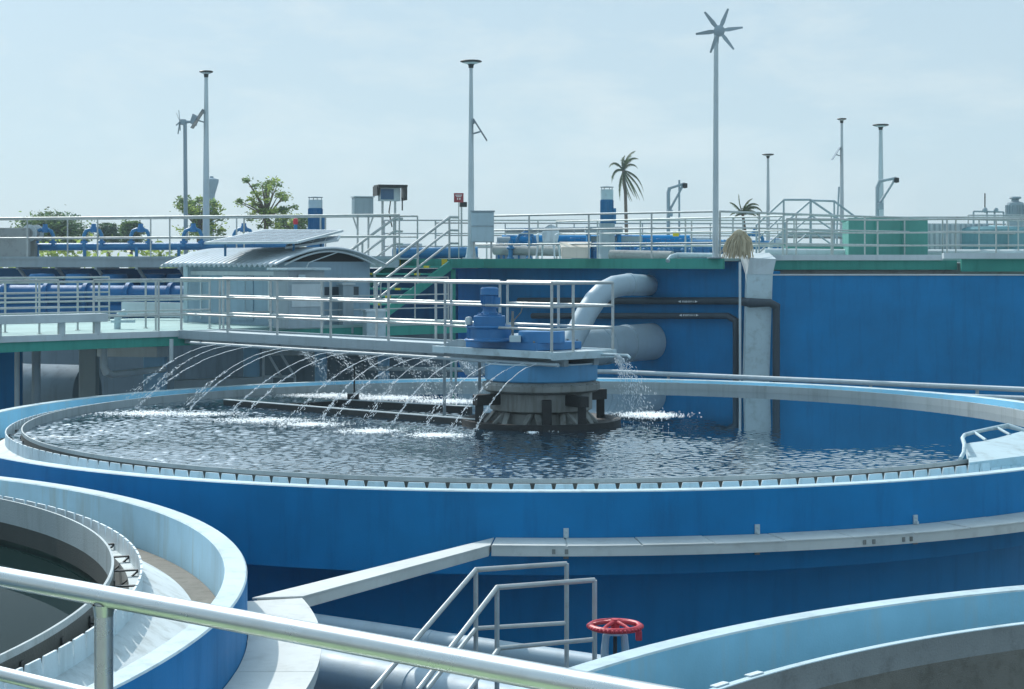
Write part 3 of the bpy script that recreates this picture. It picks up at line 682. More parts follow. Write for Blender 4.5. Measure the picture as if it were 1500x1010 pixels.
# pale floating scum at the left edge
# ================================================================== LOWER DECK and what stands under it
DZ = 4.60
LD = thing('lower_deck', 'pale green deck slab with green edge left of the bridge', 'deck', Q(13,0,DZ-.3))
out = [Q(9.82,-12),Q(9.82,.62),Q(10.75,.9),Q(10.75,8.4),Q(18,8.4),Q(18,-12)]
MB().prism(out, DZ-.06, DZ).build('deck_slab', M['deck'], LD, smooth=0)
def inset(a, b, o): return a+o, b+o
m = MB(); m.bar(Q(9.86,-12,DZ-.165), Q(9.86,.62,DZ-.165), .10,.2); m.bar(Q(10.8,.95,DZ-.17), Q(10.8,8.4,DZ-.17), .08,.21); m.build('edge_beam', M['green'], LD, smooth=0)
m = MB(); m.bar(Q(9.79,-12,DZ-.02), Q(9.79,.70,DZ-.02), .05,.12); m.build('edge_trim', M['lgrey'], LD, smooth=0)
for t in (12.0, 14.5, 17): MB().bar(Q(t,-12,DZ-.20), Q(t,8.2,DZ-.20), .25,.26).build('cross_beam', M['conc'], LD, smooth=0)
def column(label, px0, px1, d, mat, z1=DZ-.33, dep=.35):
    a = at((px0+px1)/2, 500, d); w_ = (px1-px0)*d/F
    o = MB().box((a.x,a.y,z1/2), (w_,dep,z1)).build('column', mat, base=(a.x,a.y,0), bevel=.015)
    return tag(o, label, 'column')
column('wide blue column at the far left edge under the deck', -60, 30, 35.0, M['blue'])
column('grey concrete column in the dark below the left deck', 118, 143, 40.5, M['grey'])
column('pale blue column behind the tank rim under the left deck', 212, 243, 38.0, M['colblue'], dep=.3)
column('pale blue column under the bridge behind the first water jets', 358, 379, 40.5, M['colblue'])
column('pale blue column under the bridge right of the steel brace', 462, 478, 42, M['colblue'])
column('pale blue column under the bridge behind the mist', 554, 570, 43, M['colblue'])
# shaded basin wall and beams below
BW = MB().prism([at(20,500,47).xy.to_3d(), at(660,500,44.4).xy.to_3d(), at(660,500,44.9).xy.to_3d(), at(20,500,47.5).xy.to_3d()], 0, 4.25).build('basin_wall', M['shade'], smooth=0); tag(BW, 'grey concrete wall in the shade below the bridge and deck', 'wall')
BE = MB().bar(at(385,510,41.8), at(660,510,42.6), .3, .35).build('support_beam', M['lgrey']); tag(BE, 'pale horizontal beam behind the mist under the bridge', 'beam')
BE = MB().bar(at(150,515,38.6), at(238,516,37.2), .3, .22).build('support_beam', M['lgrey']); tag(BE, 'pale beam carried by the blue column under the left deck', 'beam')
LW = MB().prism([at(255,555,39.0).xy.to_3d(), at(400,555,40.4).xy.to_3d(), at(400,555,40.7).xy.to_3d(), at(255,555,39.3).xy.to_3d()], 0, 3.30).build('low_wall', M['lgrey'], smooth=0); tag(LW, 'low pale kerb wall behind the tank rim under the bridge', 'wall')
TR = thing('steel_brace', 'small grey triangulated steel frame under the bridge', 'frame', at(400,560,39).xy.to_3d())
a = at(386,507,39); b = at(386,552,39); c = at(412,552,39); d = at(432,552,39); e = at(404,507,39)
for p, q in ((a,b),(a,c),(e,d),(b,d)): MB().bar(p,q,.05,.05).build('strut', M['lgrey'], TR)
for p in (b, d): MB().bar(p, Vector((p.x,p.y,0)), .05,.05).build('leg', M['lgrey'], TR)
# drain pipes left
def pipe_thing(label, pts, r, mat, n=14):
    o = MB().tube(pts, r, n).build('pipe', mat); return tag(o, label, 'pipe')
pipe_thing('grey drain pipe bending below the left deck edge', [at(152,495,34.2), at(152,538,34.2), at(156,546,34.2), at(164,549,34.4), at(240,541,36.5)], .07, M['lgrey'])
pipe_thing('thin grey standpipe beside the blue column at the far left', [at(25,500,33.6), Vector((at(25,500,33.6).x,33.6,0))], .05, M['lgrey'])
pipe_thing('grey standpipe below the left deck, second from the left edge', [at(53,500,34.0), Vector((at(53,500,34.0).x,34.0,0))], .085, M['grey'])
pipe_thing('short hanging stub pipe under the deck corner', [at(251,497,33.9), at(251,530,33.9)], .04, M['lgrey'])
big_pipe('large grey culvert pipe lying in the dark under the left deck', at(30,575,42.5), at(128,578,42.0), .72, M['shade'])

# rails on the lower deck
railing('deck_railing', 'grey rail along the deck edge between the bridge and the gap', [Q(9.95,-2.35,DZ), Q(9.95,.55,DZ)], 1.06, (1,.66,.33), 1.2, M['galv'])
railing('deck_railing', 'grey rail with rounded end at the far left above the tray beam', [Q(9.95,-9.5,DZ), Q(9.95,-3.1,DZ)], 1.06, (1,.78,.52,.3), 1.25, M['galv'])
railing('deck_railing', 'rear rail across the left deck in front of the blue tanks', [Q(12.2,-9.5,DZ), Q(12.2,1.8,DZ)], 1.0, (1,.6,.3), 1.7, M['galv'])
railing('deck_railing', 'thin rail in front of the kiosk wall on the lower deck', [Q(10.85,1.4,DZ), Q(10.85,7.6,DZ)], 1.05, (1,.62,.32), 1.0, M['galv'], r=.017, rp=.017)
TB = thing('tray_beam', 'raised grey cable beam on short legs at the left deck edge', 'cable tray', Q(9.9,-5,DZ))
MB().bar(Q(9.8,-9.5,DZ+.34), Q(9.8,-2.2,DZ+.34), .28,.16).build('channel', M['lgrey'], TB, bevel=.01)
for s in (-6.2,-4.9,-4.4,-3.1,-2.35): MB().bar(Q(9.8,s,DZ+.26), Q(9.8,s,DZ), .09,.09,up=(1,0,0)).build('leg', M['lgrey'], TB)
VB = thing('white_valve', 'small white bent pipe with a flange on the left deck', 'valve', at(175,475,36).xy.to_3d()+ZR*DZ)
p = at(172,478,36); p.z = DZ
m = MB(); m.tube([p, p+ZR*.22, p+Vector((.05,0,.30)), p+Vector((.18,0,.36))], .07, 12); m.build('pipe_bend', M['rim'], VB); MB().bar(p+Vector((-.12,0,.16)), p+Vector((.36,0,.16)), .16,.05).build('flange', M['rim'], VB)

# ---- kiosk with barrel roof
KS = thing('kiosk', 'grey equipment kiosk with corrugated barrel roof behind the bridge', 'kiosk', Q(13,4.5,DZ))
t0,t1,s0,s1 = 11.2,14.9,2.9,5.5; ez = 6.02
m = MB(); m.prism([Q(t0,s0),Q(t0,s1),Q(t1,s1),Q(t1,s0)], DZ+.002, ez); m.build('wall', M['kiosk'], KS, smooth=0)
# barrel roof: corrugations run from ridge to eave
def roofz(x): return ez + .05 + .52*math.sqrt(max(0,1-((x)/(1.02))**2))
m = MB(); ns, nt_ = 28, 230; vs=[]
sm = (s0+s1)/2; hw_ = (s1-s0)/2+.28
for i in range(nt_+1):
    t = t0-.28+(t1-t0+.9)*i/nt_; cz = .034*math.sin(i/nt_*23*2*math.pi)
    for j in range(ns+1):
        x = -1+2*j/ns; vs.append(Q(t, sm+x*hw_, ez-.10+.56*math.cos(x*1.25)-.56*math.cos(1.25)+cz))
fs=[(i*(ns+1)+j, i*(ns+1)+j+1, (i+1)*(ns+1)+j+1, (i+1)*(ns+1)+j) for i in range(nt_) for j in range(ns)]
o = m.add(vs, fs).build('roof', M['roof'], KS, smooth=80); sd_ = o.modifiers.new('thick','SOLIDIFY'); sd_.thickness=.02
# black sheet painted in for the shaded hollow under the arch + pale arch trim
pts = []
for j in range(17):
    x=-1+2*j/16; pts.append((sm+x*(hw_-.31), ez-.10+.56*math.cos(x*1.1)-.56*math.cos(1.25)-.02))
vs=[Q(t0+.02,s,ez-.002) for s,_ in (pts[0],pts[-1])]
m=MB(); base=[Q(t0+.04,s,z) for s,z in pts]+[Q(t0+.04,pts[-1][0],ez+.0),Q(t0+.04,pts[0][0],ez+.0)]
m.add(base,[tuple(range(len(base)))]).build('gable_shade', M['black'], KS, smooth=0)
m=MB().tube([Q(t0-.22,s,z-.03) for s,z in pts], .022, 8); m.tube([Q(t0-.25,pts[9][0],pts[9][1]-.05),Q(t0-.25,pts[4][0],pts[4][1]-.2),Q(t0-.25,pts[3][0],ez-.3)], .012, 6); m.build('arch_trim', M['lgrey'], KS)
m=MB(); 
for t in (11.5,12.4,13.3,14.2): m.bar(Q(t,s0-.012,DZ+.1), Q(t,s0-.012,ez-.25), .05,.03,up=N)
m.bar(Q(11.3,s0-.015,ez-.26),Q(14.6,s0-.015,ez-.26),.04,.09,up=(0,0,1)); m.build('wall_trim', M['lgrey'], KS, smooth=0)
MB().frame(Q(t0-.012,4.6,5.35), N*.55, U*.015, ZR*.10).build('window', M['hdpe'], KS)
MB().frame(Q(12.6,s0-.012,5.2), U*.5, N*.015, ZR*.5).build('door', M['kiosk'], KS)
MB().bar(Q(14.55,s0-.2,DZ),Q(14.55,s0-.2,ez-.03),.10,.10,up=(1,0,0)).build('corner_post', M['rim'], KS)
# solar panels on the roof
def panel(label, corners, th=.05):
    t = thing('solar_panel', label, 'solar panel', corners[0])
    a,b,c,d = corners; n = (b-a).cross(d-a).normalized(); n = n if n.z>0 else -n
    m=MB(); m.add([a,b,c,d,a-n*th,b-n*th,c-n*th,d-n*th],[(0,1,2,3),(4,7,6,5),(0,4,5,1),(1,5,6,2),(2,6,7,3),(3,7,4,0)]).build('frame', M['lgrey'], t, smooth=0)
    k=.03; L_=lambda u,v:(a*(1-u)+b*u)*(1-v)+(d*(1-u)+c*u)*v+n*.004
    m=MB()
    for i in range(6):
        for j in range(4):
            u0,u1,v0,v1=k+(1-2*k)*i/6+.004,k+(1-2*k)*(i+1)/6-.004,k+(1-2*k)*j/4+.006,k+(1-2*k)*(j+1)/4-.006
            m.add([L_(u0,v0),L_(u1,v0),L_(u1,v1),L_(u0,v1)],[(0,1,2,3)])
    m.build('cells', M['panelglass'], t, smooth=0); return t
sp = panel('big pale solar panel tilted on the kiosk roof', [at(299,355,38.2), at(436,354,37.7), at(503,337,39.8), at(388,336,40.6)])
m=MB()
for px,d in ((330,38.6),(430,38.2),(470,39.4)): p=at(px,353,d); m.bar(p, p-ZR*.35, .05,.05,up=(1,0,0))
m.build('leg', M['pblue'], sp)
panel('narrow second solar panel under the big one on the kiosk roof', [at(418,362,38.0), at(421,357,38.3), at(499,345,39.5), at(496,351,39.2)])
# electrical cabinet with sloping lid in front of the kiosk
EC = thing('cabinet', 'grey cabinet with a flat pale lid in front of the kiosk', 'cabinet', at(438,470,37).xy.to_3d()+ZR*DZ)
a = at(438,470,36.6); rz = math.atan2(U.y,U.x)
MB().box((a.x,a.y,(DZ+5.83)/2+.002), (.55,.95,5.83-DZ), rz).build('body', M['grey'], EC, bevel=.01)
MB().box((a.x,a.y,5.86), (.75,1.15,.05), rz).build('lid', M['rim'], EC, bevel=.006)
MB().box((a.x+.10,a.y-.33,5.70), (.02,.18,.09), rz).build('plate', M['rim'], EC)
MB().frame(Vector((a.x,a.y,5.30))-U*.28, N*.40, U*.01, ZR*.24).build('door', M['lgrey'], EC)
o=thing('post_box', 'dark grey pillar box right of the cabinet by the stair foot', 'cabinet', at(507,470,38.5).xy.to_3d()+ZR*DZ); a=at(507,470,38.5)
MB().box((a.x,a.y,DZ-.2+.55), (.26,.26,1.1), .5).build('body', M['grey'], o, bevel=.01); MB().box((a.x,a.y,DZ+.92), (.32,.32,.04), .5).build('lid', M['lgrey'], o)
o=thing('planter', 'white square bin at the foot of the green stair', 'bin', at(548,490,37.5).xy.to_3d()+ZR*(DZ-.4)); a=at(548,485,38.2)
MB().box((a.x,a.y,DZ-.05), (.44,.44,.75), .3).build('body', M['rim'], o, bevel=.02); MB().box((a.x,a.y,DZ+.33),(.48,.48,.04),.3).build('lid', M['weir'], o)

# ---- green stair
UZ = 6.10
ST = thing('stair', 'green steel stair with yellow nosings climbing to the upper deck', 'stair', at(560,470,44).xy.to_3d()+ZR*DZ)
top = at(617,380,45.0); hd = Vector((-.70,-.714,0)); wd = Vector((-.714,.70,0)); W2 = 1.08
n = 8; dz = (UZ-DZ)/n; run = .33
for i in range(n):
    c = Vector((top.x,top.y,0)) + hd*(run*(i+.5)) + ZR*(UZ - dz*(i) - .02)
    if i == 0: continue
    tr = MB().frame(c, wd*W2, hd*(run*.5), ZR*.022).build('tread', M['green'], ST, smooth=0)
    m = MB()
    for s in (-1,1): m.frame(c + wd*(s*(W2-.16)) + hd*(run*.5-.02) , wd*.10, hd*.026, ZR*.026)
    m.build('nosing', M['yellow'], tr, smooth=0)
ln = Vector((top.x,top.y,UZ-.12))
tr = MB().frame(ln - hd*.6, wd*(W2+.05), hd*.6, ZR*.12).build('landing', M['green'], ST, smooth=0)
m = MB()
for s in (-1,1): m.frame(ln + wd*(s*(W2-.18)) + hd*.008, wd*.10, hd*.006, ZR*.11)
m.build('nosing', M['yellow'], tr, smooth=0)
for s in (-1,1):
    a = Vector((top.x,top.y,UZ-.17))+wd*(s*(W2+.03)); b = a + hd*(run*n) - ZR*(UZ-DZ-.1)
    MB().bar(a, b, .05,.24).build('stringer', M['green'], ST, smooth=0)
    hr = Vector((top.x,top.y,UZ+1.08))+wd*(s*W2); k = hd*(run*n) - ZR*(UZ-DZ)
    for q,(f,nm) in enumerate(((0,'top_rail'),(.34,'mid_rail'),(.68,'mid_rail'))):
        MB().tube([hr-ZR*f-hd*.3, hr-ZR*f, hr-ZR*f+k*.98], .036 if q==0 else .030, 10).build(nm, M['galv'], ST)
    for u in (0,.42,.97):
        p = hr+k*u; MB().tube([p, p-ZR*1.1], .028, 8).build('post', M['galv'], ST)
a = at(664,395,44.5); m=MB(); m.bar(a, Vector((a.x,a.y,3.0)), .12,.12,up=(1,0,0)); m.build('support', M['green'], ST)

# ================================================================== UPPER DECK, tall blue walls
K = Vector((4.95,39.75,0))
UD = thing('upper_deck', 'long upper deck with green edge running above the blue walls', 'deck', K+ZR*UZ)
E1 = K + U*10.6
def off(p, o): return p + o
outl = [K, E1, E1+N*22, K+N*26, Vector((40,60,0)), Vector((40,40.4,0)), Vector((6.1,40.4,0)), Vector((6.1,39.75,0))]
MB().prism([K, E1, E1+N*16, K+N*20], UZ-.06, UZ).build('deck_slab', M['deck'], UD, smooth=0)
MB().prism([Vector((6.2,40.55,0)), K+N*14, K+N*20, Vector((40,62,0)), Vector((40,40.55,0))], UZ-.10, UZ-.005).build('deck_slab', M['deck'], UD, smooth=0)
MB().bar(K - U*.0 + ZR*(UZ-.125) - N*.03, E1 + ZR*(UZ-.125) - N*.03, .07,.245).build('edge_beam', M['green'], UD, smooth=0)
m=MB(); m.bar(Vector((6.05,40.5,UZ-.16)), Vector((10.55,40.5,UZ-.16)), .08,.22); m.bar(Vector((10.6,40.3,UZ-.165)), Vector((40,40.3,UZ-.165)), .10,.29); m.build('edge_beam', M['green'], UD, smooth=0)
MB().bar(Vector((6.05,40.44,UZ+.02)), Vector((10.2,40.44,UZ+.02)), .12,.13).build('kerb', M['lgrey'], UD, smooth=0)
MB().bar(Vector((10.15,40.2,UZ+.06)), Vector((40,40.2,UZ+.06)), .2,.13).build('kerb', M['lgrey'], UD, smooth=0)
MB().prism([Vector((6.1,40.62,0)),Vector((40,40.62,0)),Vector((40,40.9,0)),Vector((6.1,40.9,0))], 0, UZ-.11).build('gap_backing', M['conc'], UD, smooth=0)  # added backing wall, keeps the gap under the edge beam dark
BWL = thing('blue_wall', 'tall dark blue tank wall below the green deck edge', 'wall', K)
MB().prism([K+N*.55+U*(-.0), E1+N*.55, E1+N*1.0, K+N*1.0], 0, UZ-.07).build('wall_face', M['blue'], BWL, smooth=0)
MB().prism([K+N*.55, Vector((6.3,40.1,0)), Vector((6.3,40.5,0)), K+N*1.0], 0, UZ-.30).build('wall_face', M['blue'], BWL, smooth=0)
BWR = thing('blue_wall', 'broad plain bright blue tank wall on the right with a sunlit top', 'wall', (12,39.6,0))
MB().prism([Vector((5.98,39.6,0)),Vector((40,39.6,0)),Vector((40,39.9,0)),Vector((5.98,39.9,0))], 0, 5.70).build('wall_face', M['blue'], BWR, smooth=0)
MB().prism([Vector((5.97,39.57,0)),Vector((40,39.57,0)),Vector((40,40.0,0)),Vector((5.97,40.0,0))], 5.70, 5.728).build('coping', M['lgrey'], BWR, smooth=0)
# white duct on the corner
DU = thing('duct', 'white vertical duct with a flared hood at the corner of the blue walls', 'duct', (5.8,39.3,0))
a, b = at(1094,402,39.3), at(1131,402,39.3); c, d = at(1090,552,39.3), at(1126,552,39.3)
m=MB(); vs=[]
for p,q in ((Vector((c.x,39.2,0)),Vector((d.x-.0,39.2,0))),(c,d),(a,b)): vs += [Vector((p.x,39.2,p.z)),Vector((q.x,39.2,q.z)),Vector((q.x,39.56,q.z)),Vector((p.x,39.56,p.z))]
m.add(vs,[(0,1,5,4),(1,2,6,5),(2,3,7,6),(3,0,4,7),(4,5,9,8),(5,6,10,9),(6,7,11,10),(7,4,8,11),(8,9,10,11)]).build('shaft', M['rim'], DU, smooth=0)
e,f = at(1092,372,39.2), at(1137,370,39.2)
m=MB(); vs=[Vector((a.x,39.19,a.z)),Vector((b.x,39.19,b.z)),Vector((b.x,39.56,b.z)),Vector((a.x,39.56,a.z)),Vector((e.x+.1,39.15,e.z-.1)),Vector((f.x,39.2,f.z-.15)),Vector((f.x,40.3,f.z)),Vector((e.x,40.3,e.z))]
m.add(vs,[(0,1,5,4),(1,2,6,5),(2,3,7,6),(3,0,4,7),(4,5,6,7)]).build('hood', M['lgrey'], DU, smooth=0)
# wall pipes
def wallpt(px, py):   # on the left blue wall, 15 cm proud of it
    o = K + N*.36
    # solve o + U*t with pixel px
    k = (px-CX)/F; t = (o.x - k*o.y)/(k*U.y - U.x); d = o.y+U.y*t
    return at(px, py, d)
def marked_pipe(label, pts, r, marks):
    t = thing('pipe', label, 'pipe', pts[0])
    MB().tube(pts, r, 14).build('pipe_wall', M['hdpe'], t)
    d = (pts[0]-pts[1]).normalized()
    for p in marks[1:]:
        MB().lathe(p, [(r*1.12,-.02),(r*1.12,.02)], 14).build('clamp', M['dark'], t)
    x0 = marks[0]; n = -N
    def bit(u0,u1,z0,z1):
        m_.add([x0+d*u0+n*(r*1.03)+ZR*z0, x0+d*u1+n*(r*1.03)+ZR*z0, x0+d*u1+n*(r*1.03)+ZR*z1, x0+d*u0+n*(r*1.03)+ZR*z1], [(0,1,2,3)])
    m_ = MB(); rg=random.Random(int(r*1000)+len(pts))
    for s in (-1,1):
        c = x0+d*(s*.25)+n*(r*1.05); m_.add([c+d*s*.06, c-d*s*.03+ZR*.03, c-d*s*.03-ZR*.03],[(0,1,2)])
    u=-.18
    while u<.18: bit(u,u+.014,-.022,.022); bit(u+.014,u+.026,rg.choice((-.022,.010,-.004)),rg.choice((.022,.012)));  u+=.042
    m_.build('marking', M['signwhite'], t, smooth=0); return t
lo1 = [wallpt(760,441), wallpt(1083,441)]
kx = Vector((4.95,39.25,0))
p1 = lo1[1]; p2 = at(1100,444,39.0); p3 = at(1128,444,39.0); p4 = at(1137,452,39.1); p5 = Vector((p4.x,p4.y,0))
marked_pipe('upper dark pipe with white markings crossing the blue wall and white duct', [lo1[0], p1, p2, p3, p4+Vector((0,0,.05)), p4-ZR*.12, p5], .085, [wallpt(1011,442)])
lo2 = [wallpt(780,463), wallpt(1066,463)]; q4 = wallpt(1078,474)
marked_pipe('lower dark pipe with white markings bending down the blue wall', [lo2[0], lo2[1], q4+ZR*.06, q4-ZR*.1, Vector((q4.x,q4.y,0))], .075, [wallpt(1012,462)])
pipe_thing('thin bright conduit running straight down beside the white duct', [at(1084,384,39.0), Vector((at(1084,384,39.0).x,39.0,0))], .028, M['lgrey'])
# the two big pale pipes leaving the wall
w0 = wallpt(960,500); 
BP = thing('pipe', 'big pale horizontal pipe emerging from the dark blue wall', 'pipe', w0)
ax = at(925,503,41.6); ex = at(690,523,38.2); dr = (ex-ax).normalized()
MB().tube([ax - dr*.75, ex], .45, 36).build('pipe_wall', M['pipe'], BP)
for k in (.04,.18,.22,.55): p=ax+dr*k*5; MB().tube([p-dr*.02,p+dr*.02], .468, 36).build('joint', M['pipe'], BP)
EP = thing('pipe', 'pale elbow pipe curving down from the wall into the big pipe', 'pipe', at(950,418,41))
pth=[(953,418,42.4),(940,418,41.4),(920,417,40.6),(900,420,40.3),(884,428,40.1),(871,441,39.9),(860,458,39.75),(848,482,39.6),(836,505,39.5)]
MB().tube([at(*q) for q in pth], .255, 28).build('pipe_wall', M['pipe'], EP)
for q in ((921,417,40.62),): 
    a=at(*q); MB().tube([a-Vector((.03,.03,0)), a+Vector((.03,.03,0))], .268, 28).build('joint', M['pipe'], EP)
pr = [at(540,540,41.0), at(900,545,39.5), at(1500,571,34.0), at(1900,588,31.0)]
FP = thing('pipe', 'long thin grey pipe on low stands between the tank and the blue wall', 'pipe', pr[1])
MB().tube(pr, .055, 10).build('pipe_wall', M['lgrey'], FP)
for k in (.15,.4,.66,.9): p = pr[1].lerp(pr[2],k); MB().bar(p-ZR*.05, Vector((p.x,p.y,0)), .06,.06,up=(1,0,0)).build('stand', M['grey'], FP)
pipe_thing('second thin pipe close behind the tank rim on the far right', [at(1180,572,35.5), at(1500,584,33.0), at(1900,600,30.5)], .05, M['lgrey'])
# ================================================================== UPPER DECK FURNITURE
def g_at(px, d, z): p = at(px, 385, d); return Vector((p.x, p.y, z))
LV = (1,.66,.33)
# guard rails of the upper deck
railing('deck_railing', 'grey rail along the green edge of the upper deck above the dark pipes', [g_at(692,44.4,UZ), K+U*.3+N*.12+ZR*UZ], 1.10, LV, 2.0, M['galv'], r=.026)
railing('deck_railing', 'grey rail running back to the right from the wind turbine corner', [K+U*.25+N*.14+ZR*UZ, Vector((9.2,44.5,UZ)), Vector((13.0,47.5,UZ)), Vector((22,56,UZ))], 1.10, LV, 1.6, M['galv'], r=.026)
railing('deck_railing', 'nearest right hand rail along the straight deck edge', [Vector((6.6,41.0,UZ)), Vector((9.0,42.0,UZ)), Vector((10.5,41.2,UZ)), Vector((20,41.2,UZ))], .95, LV, 1.25, M['galv'], r=.024)
railing('deck_railing', 'inner rail behind the white chair and blue pumps', [Q(18,11.5,UZ), Q(9,21.0,UZ)], 1.1, LV, 1.5, M['galv'], r=.022)
railing('deck_railing', 'far right inner rail behind the green tank', [Vector((10.5,47,UZ)), Vector((26,47,UZ))], 1.15, LV, 1.8, M['galv'], r=.022)
railing('deck_railing', 'far rail across the middle of the upper deck', [Vector((-2.5,56,UZ)), Vector((18,58,UZ))], 1.2, LV, 2.2, M['galv'], r=.026)
railing('deck_railing', 'middle rail across the left deck between the tray beam and the blue pipes', [Q(11.0,-9.5,DZ), Q(11.0,1.0,DZ)], 1.02, (1,.7,.4), 1.3, M['galv'], r=.022)
railing('deck_railing', 'back rail of the left deck beside the kiosk', [Q(16.8,-9.5,DZ), Q(16.8,2.0,DZ)], 1.05, (1,.66,.33), 1.9, M['galv'], r=.024)
railing('deck_railing', 'second rail just behind the green edge of the upper deck', [K+U*8.5+N*3+ZR*UZ, K+U*.6+N*3+ZR*UZ], 1.05, LV, 1.7, M['galv'], r=.022)
railing('deck_railing', 'rail behind the mint container at the far right', [Vector((13.5,50.5,UZ)), Vector((24,50.5,UZ))], 1.3, (1,.75,.5,.25), 1.2, M['galv'], r=.022)
# left upper walkway
WA = thing('upper_walkway', 'grey upper walkway on brackets along the far left tanks', 'walkway', (-8,47,5.8))
wa0, wa1 = g_at(-60,48.6,UZ), g_at(585,44.6,UZ); wd_ = (wa1-wa0).normalized(); wn = Vector((-wd_.y,wd_.x,0))
MB().prism([wa0,wa1,wa1+wn*1.4,wa0+wn*1.4], UZ-.02, UZ+.02).build('deck_plate', M['lgrey'], WA, smooth=0)
m=MB(); m.bar(wa0-wn*.03-ZR*.08, wa1-wn*.03-ZR*.08, .06,.30); m.bar(wa0-wn*.07+ZR*.02, wa1-wn*.07+ZR*.02,.03,.06); m.bar(wa0-wn*.07-ZR*.2, wa1-wn*.07-ZR*.2,.03,.06); m.build('side_beam', M['grey'], WA, smooth=0)
for px in (25,82,140,200,262,330,400,470):
    p = g_at(px,48.2-px*.007,UZ-.24)
    m=MB(); q=p+wn*1.2; m.bar(p,q,.08,.1); m.bar(p+wn*.1-ZR*.03, q-ZR*.9, .06,.08); m.build('bracket', M['grey'], WA, smooth=0)
railing('walkway_railing', 'long thin rail of the upper walkway at the left skyline', [wa0+ZR*.03, wa1+ZR*.03], 1.12, (1,.5), 2.15, M['galv'], r=.030)
railing('walkway_railing', 'rear rail of the left upper walkway behind the blue header pipe', [wa0+wn*1.35+ZR*.03, wa1+wn*1.35+ZR*.03], 1.12, (1,.5), 2.6, M['galv'], r=.026)
LT = thing('blue_wall', 'blue tank wall in the background at the left below the walkway', 'wall', (-10,50,0))
MB().prism([wa0-wd_*6+wn*1.3, wa1+wd_*1.0+wn*1.3, wa1+wd_*1.0+wn*1.8, wa0-wd_*6+wn*1.8], 0, UZ-.26).build('wall_face', M['navy'], LT, smooth=0)
for i, px in enumerate((62,115,168,225,262)):
    p = g_at(px,47.6,0)
    o = thing('vertical_tank', 'blue ribbed steel tank in the row under the left walkway', 'tank', p, 'blue tanks under the left walkway')
    m=MB().lathe(p, [(.36,.0),(.36,5.62),(.33,5.68),(.0001,5.70)], 24); m.build('shell', M['navy2'], o)
    m=MB()
    for z in (4.9,5.3): m.lathe(p, [(.37,z-.03),(.385,z),(.37,z+.03)], 24)
    m.build('band', M['navy2'], o)
for i,(yy,lab) in enumerate(((432,'upper of two dark blue pipes running across the back of the left deck'),(455,'lower of two dark blue pipes running across the back of the left deck'))):
    a,b = at(-40,yy,44.5), at(300,yy+2,43.5); t = thing('pipe', lab, 'pipe', a)
    MB().tube([a,b], .26 if i==0 else .22, 20).build('pipe_wall', M['navy'], t)
    for k in (.15,.33,.5,.68,.86): p=a.lerp(b,k); d=(b-a).normalized(); MB().tube([p-d*.05,p+d*.05], .34 if i==0 else .29, 20).build('flange', M['navy'], t)
GS = MB().bar(at(180,453,42), at(300,455,41), .12,.35).build('screen_panel', M['lgrey']); tag(GS, 'low pale green grey panel on the left deck beside the kiosk', 'panel')
# blue header pipe with loops
HP = thing('pipe', 'long bright blue header pipe on the left upper walkway', 'pipe', at(45,362,50))
MB().tube([at(48,362,50), at(300,361,48.5), at(420,360,48)], .11, 14).build('pipe_wall', M['pblue'], HP)
for px in (55,124,200,262): p=at(px,362,50-px*.006); MB().bar(p, Vector((p.x,p.y,UZ)), .08,.08,up=(1,0,0)).build('stand', M['pblue'], HP)
lp = None
for i,(px,lab) in enumerate(((65,'blue pipe loop with actuator at the far left end of the header'),(136,'dark blue pipe loop, second from the left on the header'),(205,'blue pipe loop with a red marked actuator, third from the left'),(282,'blue pipe loop just left of the kiosk roof'),(356,'blue pipe loop behind the kiosk roof'),(770,'blue pipe loop behind the white chair'),(1105,'blue pipe loop right of the straw bundle'))):
    d = 50-px*.006 if px<500 else 52
    if lp is None:
        lp = thing('pipe_loop', lab, 'pipe', (0,0,0), 'blue pipe loops')
        MB().tube([(-.22,0,0),(-.22,0,.28),(-.17,0,.38),(-.08,0,.42),(.08,0,.42),(.17,0,.38),(.22,0,.28),(.22,0,0)], .045, 10).build('bend', M['pblue'], lp)
        m=MB(); m.lathe((.02,0,.40), [(.0001,.16),(.06,.16),(.06,.1),(.09,.05),(.09,-.05),(.0001,-.06)], 12); m.build('actuator', M['mblue'], lp)
        m=MB(); m.lathe((-.22,0,.1),[(.09,-.03),(.09,.03)],12); m.lathe((.22,0,.1),[(.09,-.03),(.09,.03)],12); m.build('flange', M['mblue'], lp); o=lp
    else: o = copy_tree(lp)
    p = at(px, 361 if px<500 else 366, d); place(o, p, 0, lab, 1.15)

# little blue gate valves and flow pipes in the middle of the upper deck
vp = None
vspots = [(748,46,'leftmost'),(775,47,''),(842,50,''),(852,50.5,''),(868,51,''),(938,52,''),(946,51,''),(968,52,''),(975,52.5,''),(982,53,''),(1002,52,''),(1013,52,''),(1135,52,'')]
for i,(px,d,_) in enumerate(vspots):
    if vp is None:
        vp = thing('gate_valve', 'small blue valve standing among the pipes of the upper deck', 'valve', (0,0,0), 'blue valves on the upper deck')
        m=MB(); m.lathe((0,0,0), [(.10,0),(.10,.04),(.06,.05),(.06,.25),(.11,.27),(.11,.31),(.07,.33),(.05,.5),(.0001,.5)], 12); m.build('body', M['pblue'], vp)
        MB().lathe((0,0,.62), [(.13+.015*math.cos(g*math.pi/3), .015*math.sin(g*math.pi/3)) for g in range(6)], 16, closed=True).build('handwheel', M['mblue'], vp)
        m=MB(); m.tube([(0,0,.48),(0,0,.63)], .015, 6); m.bar((-.13,0,.62),(.13,0,.62),.02,.015); m.build('stem', M['mblue'], vp); o=vp
    else: o=copy_tree(vp)
    place(o, g_at(px,d,UZ), i*.7)
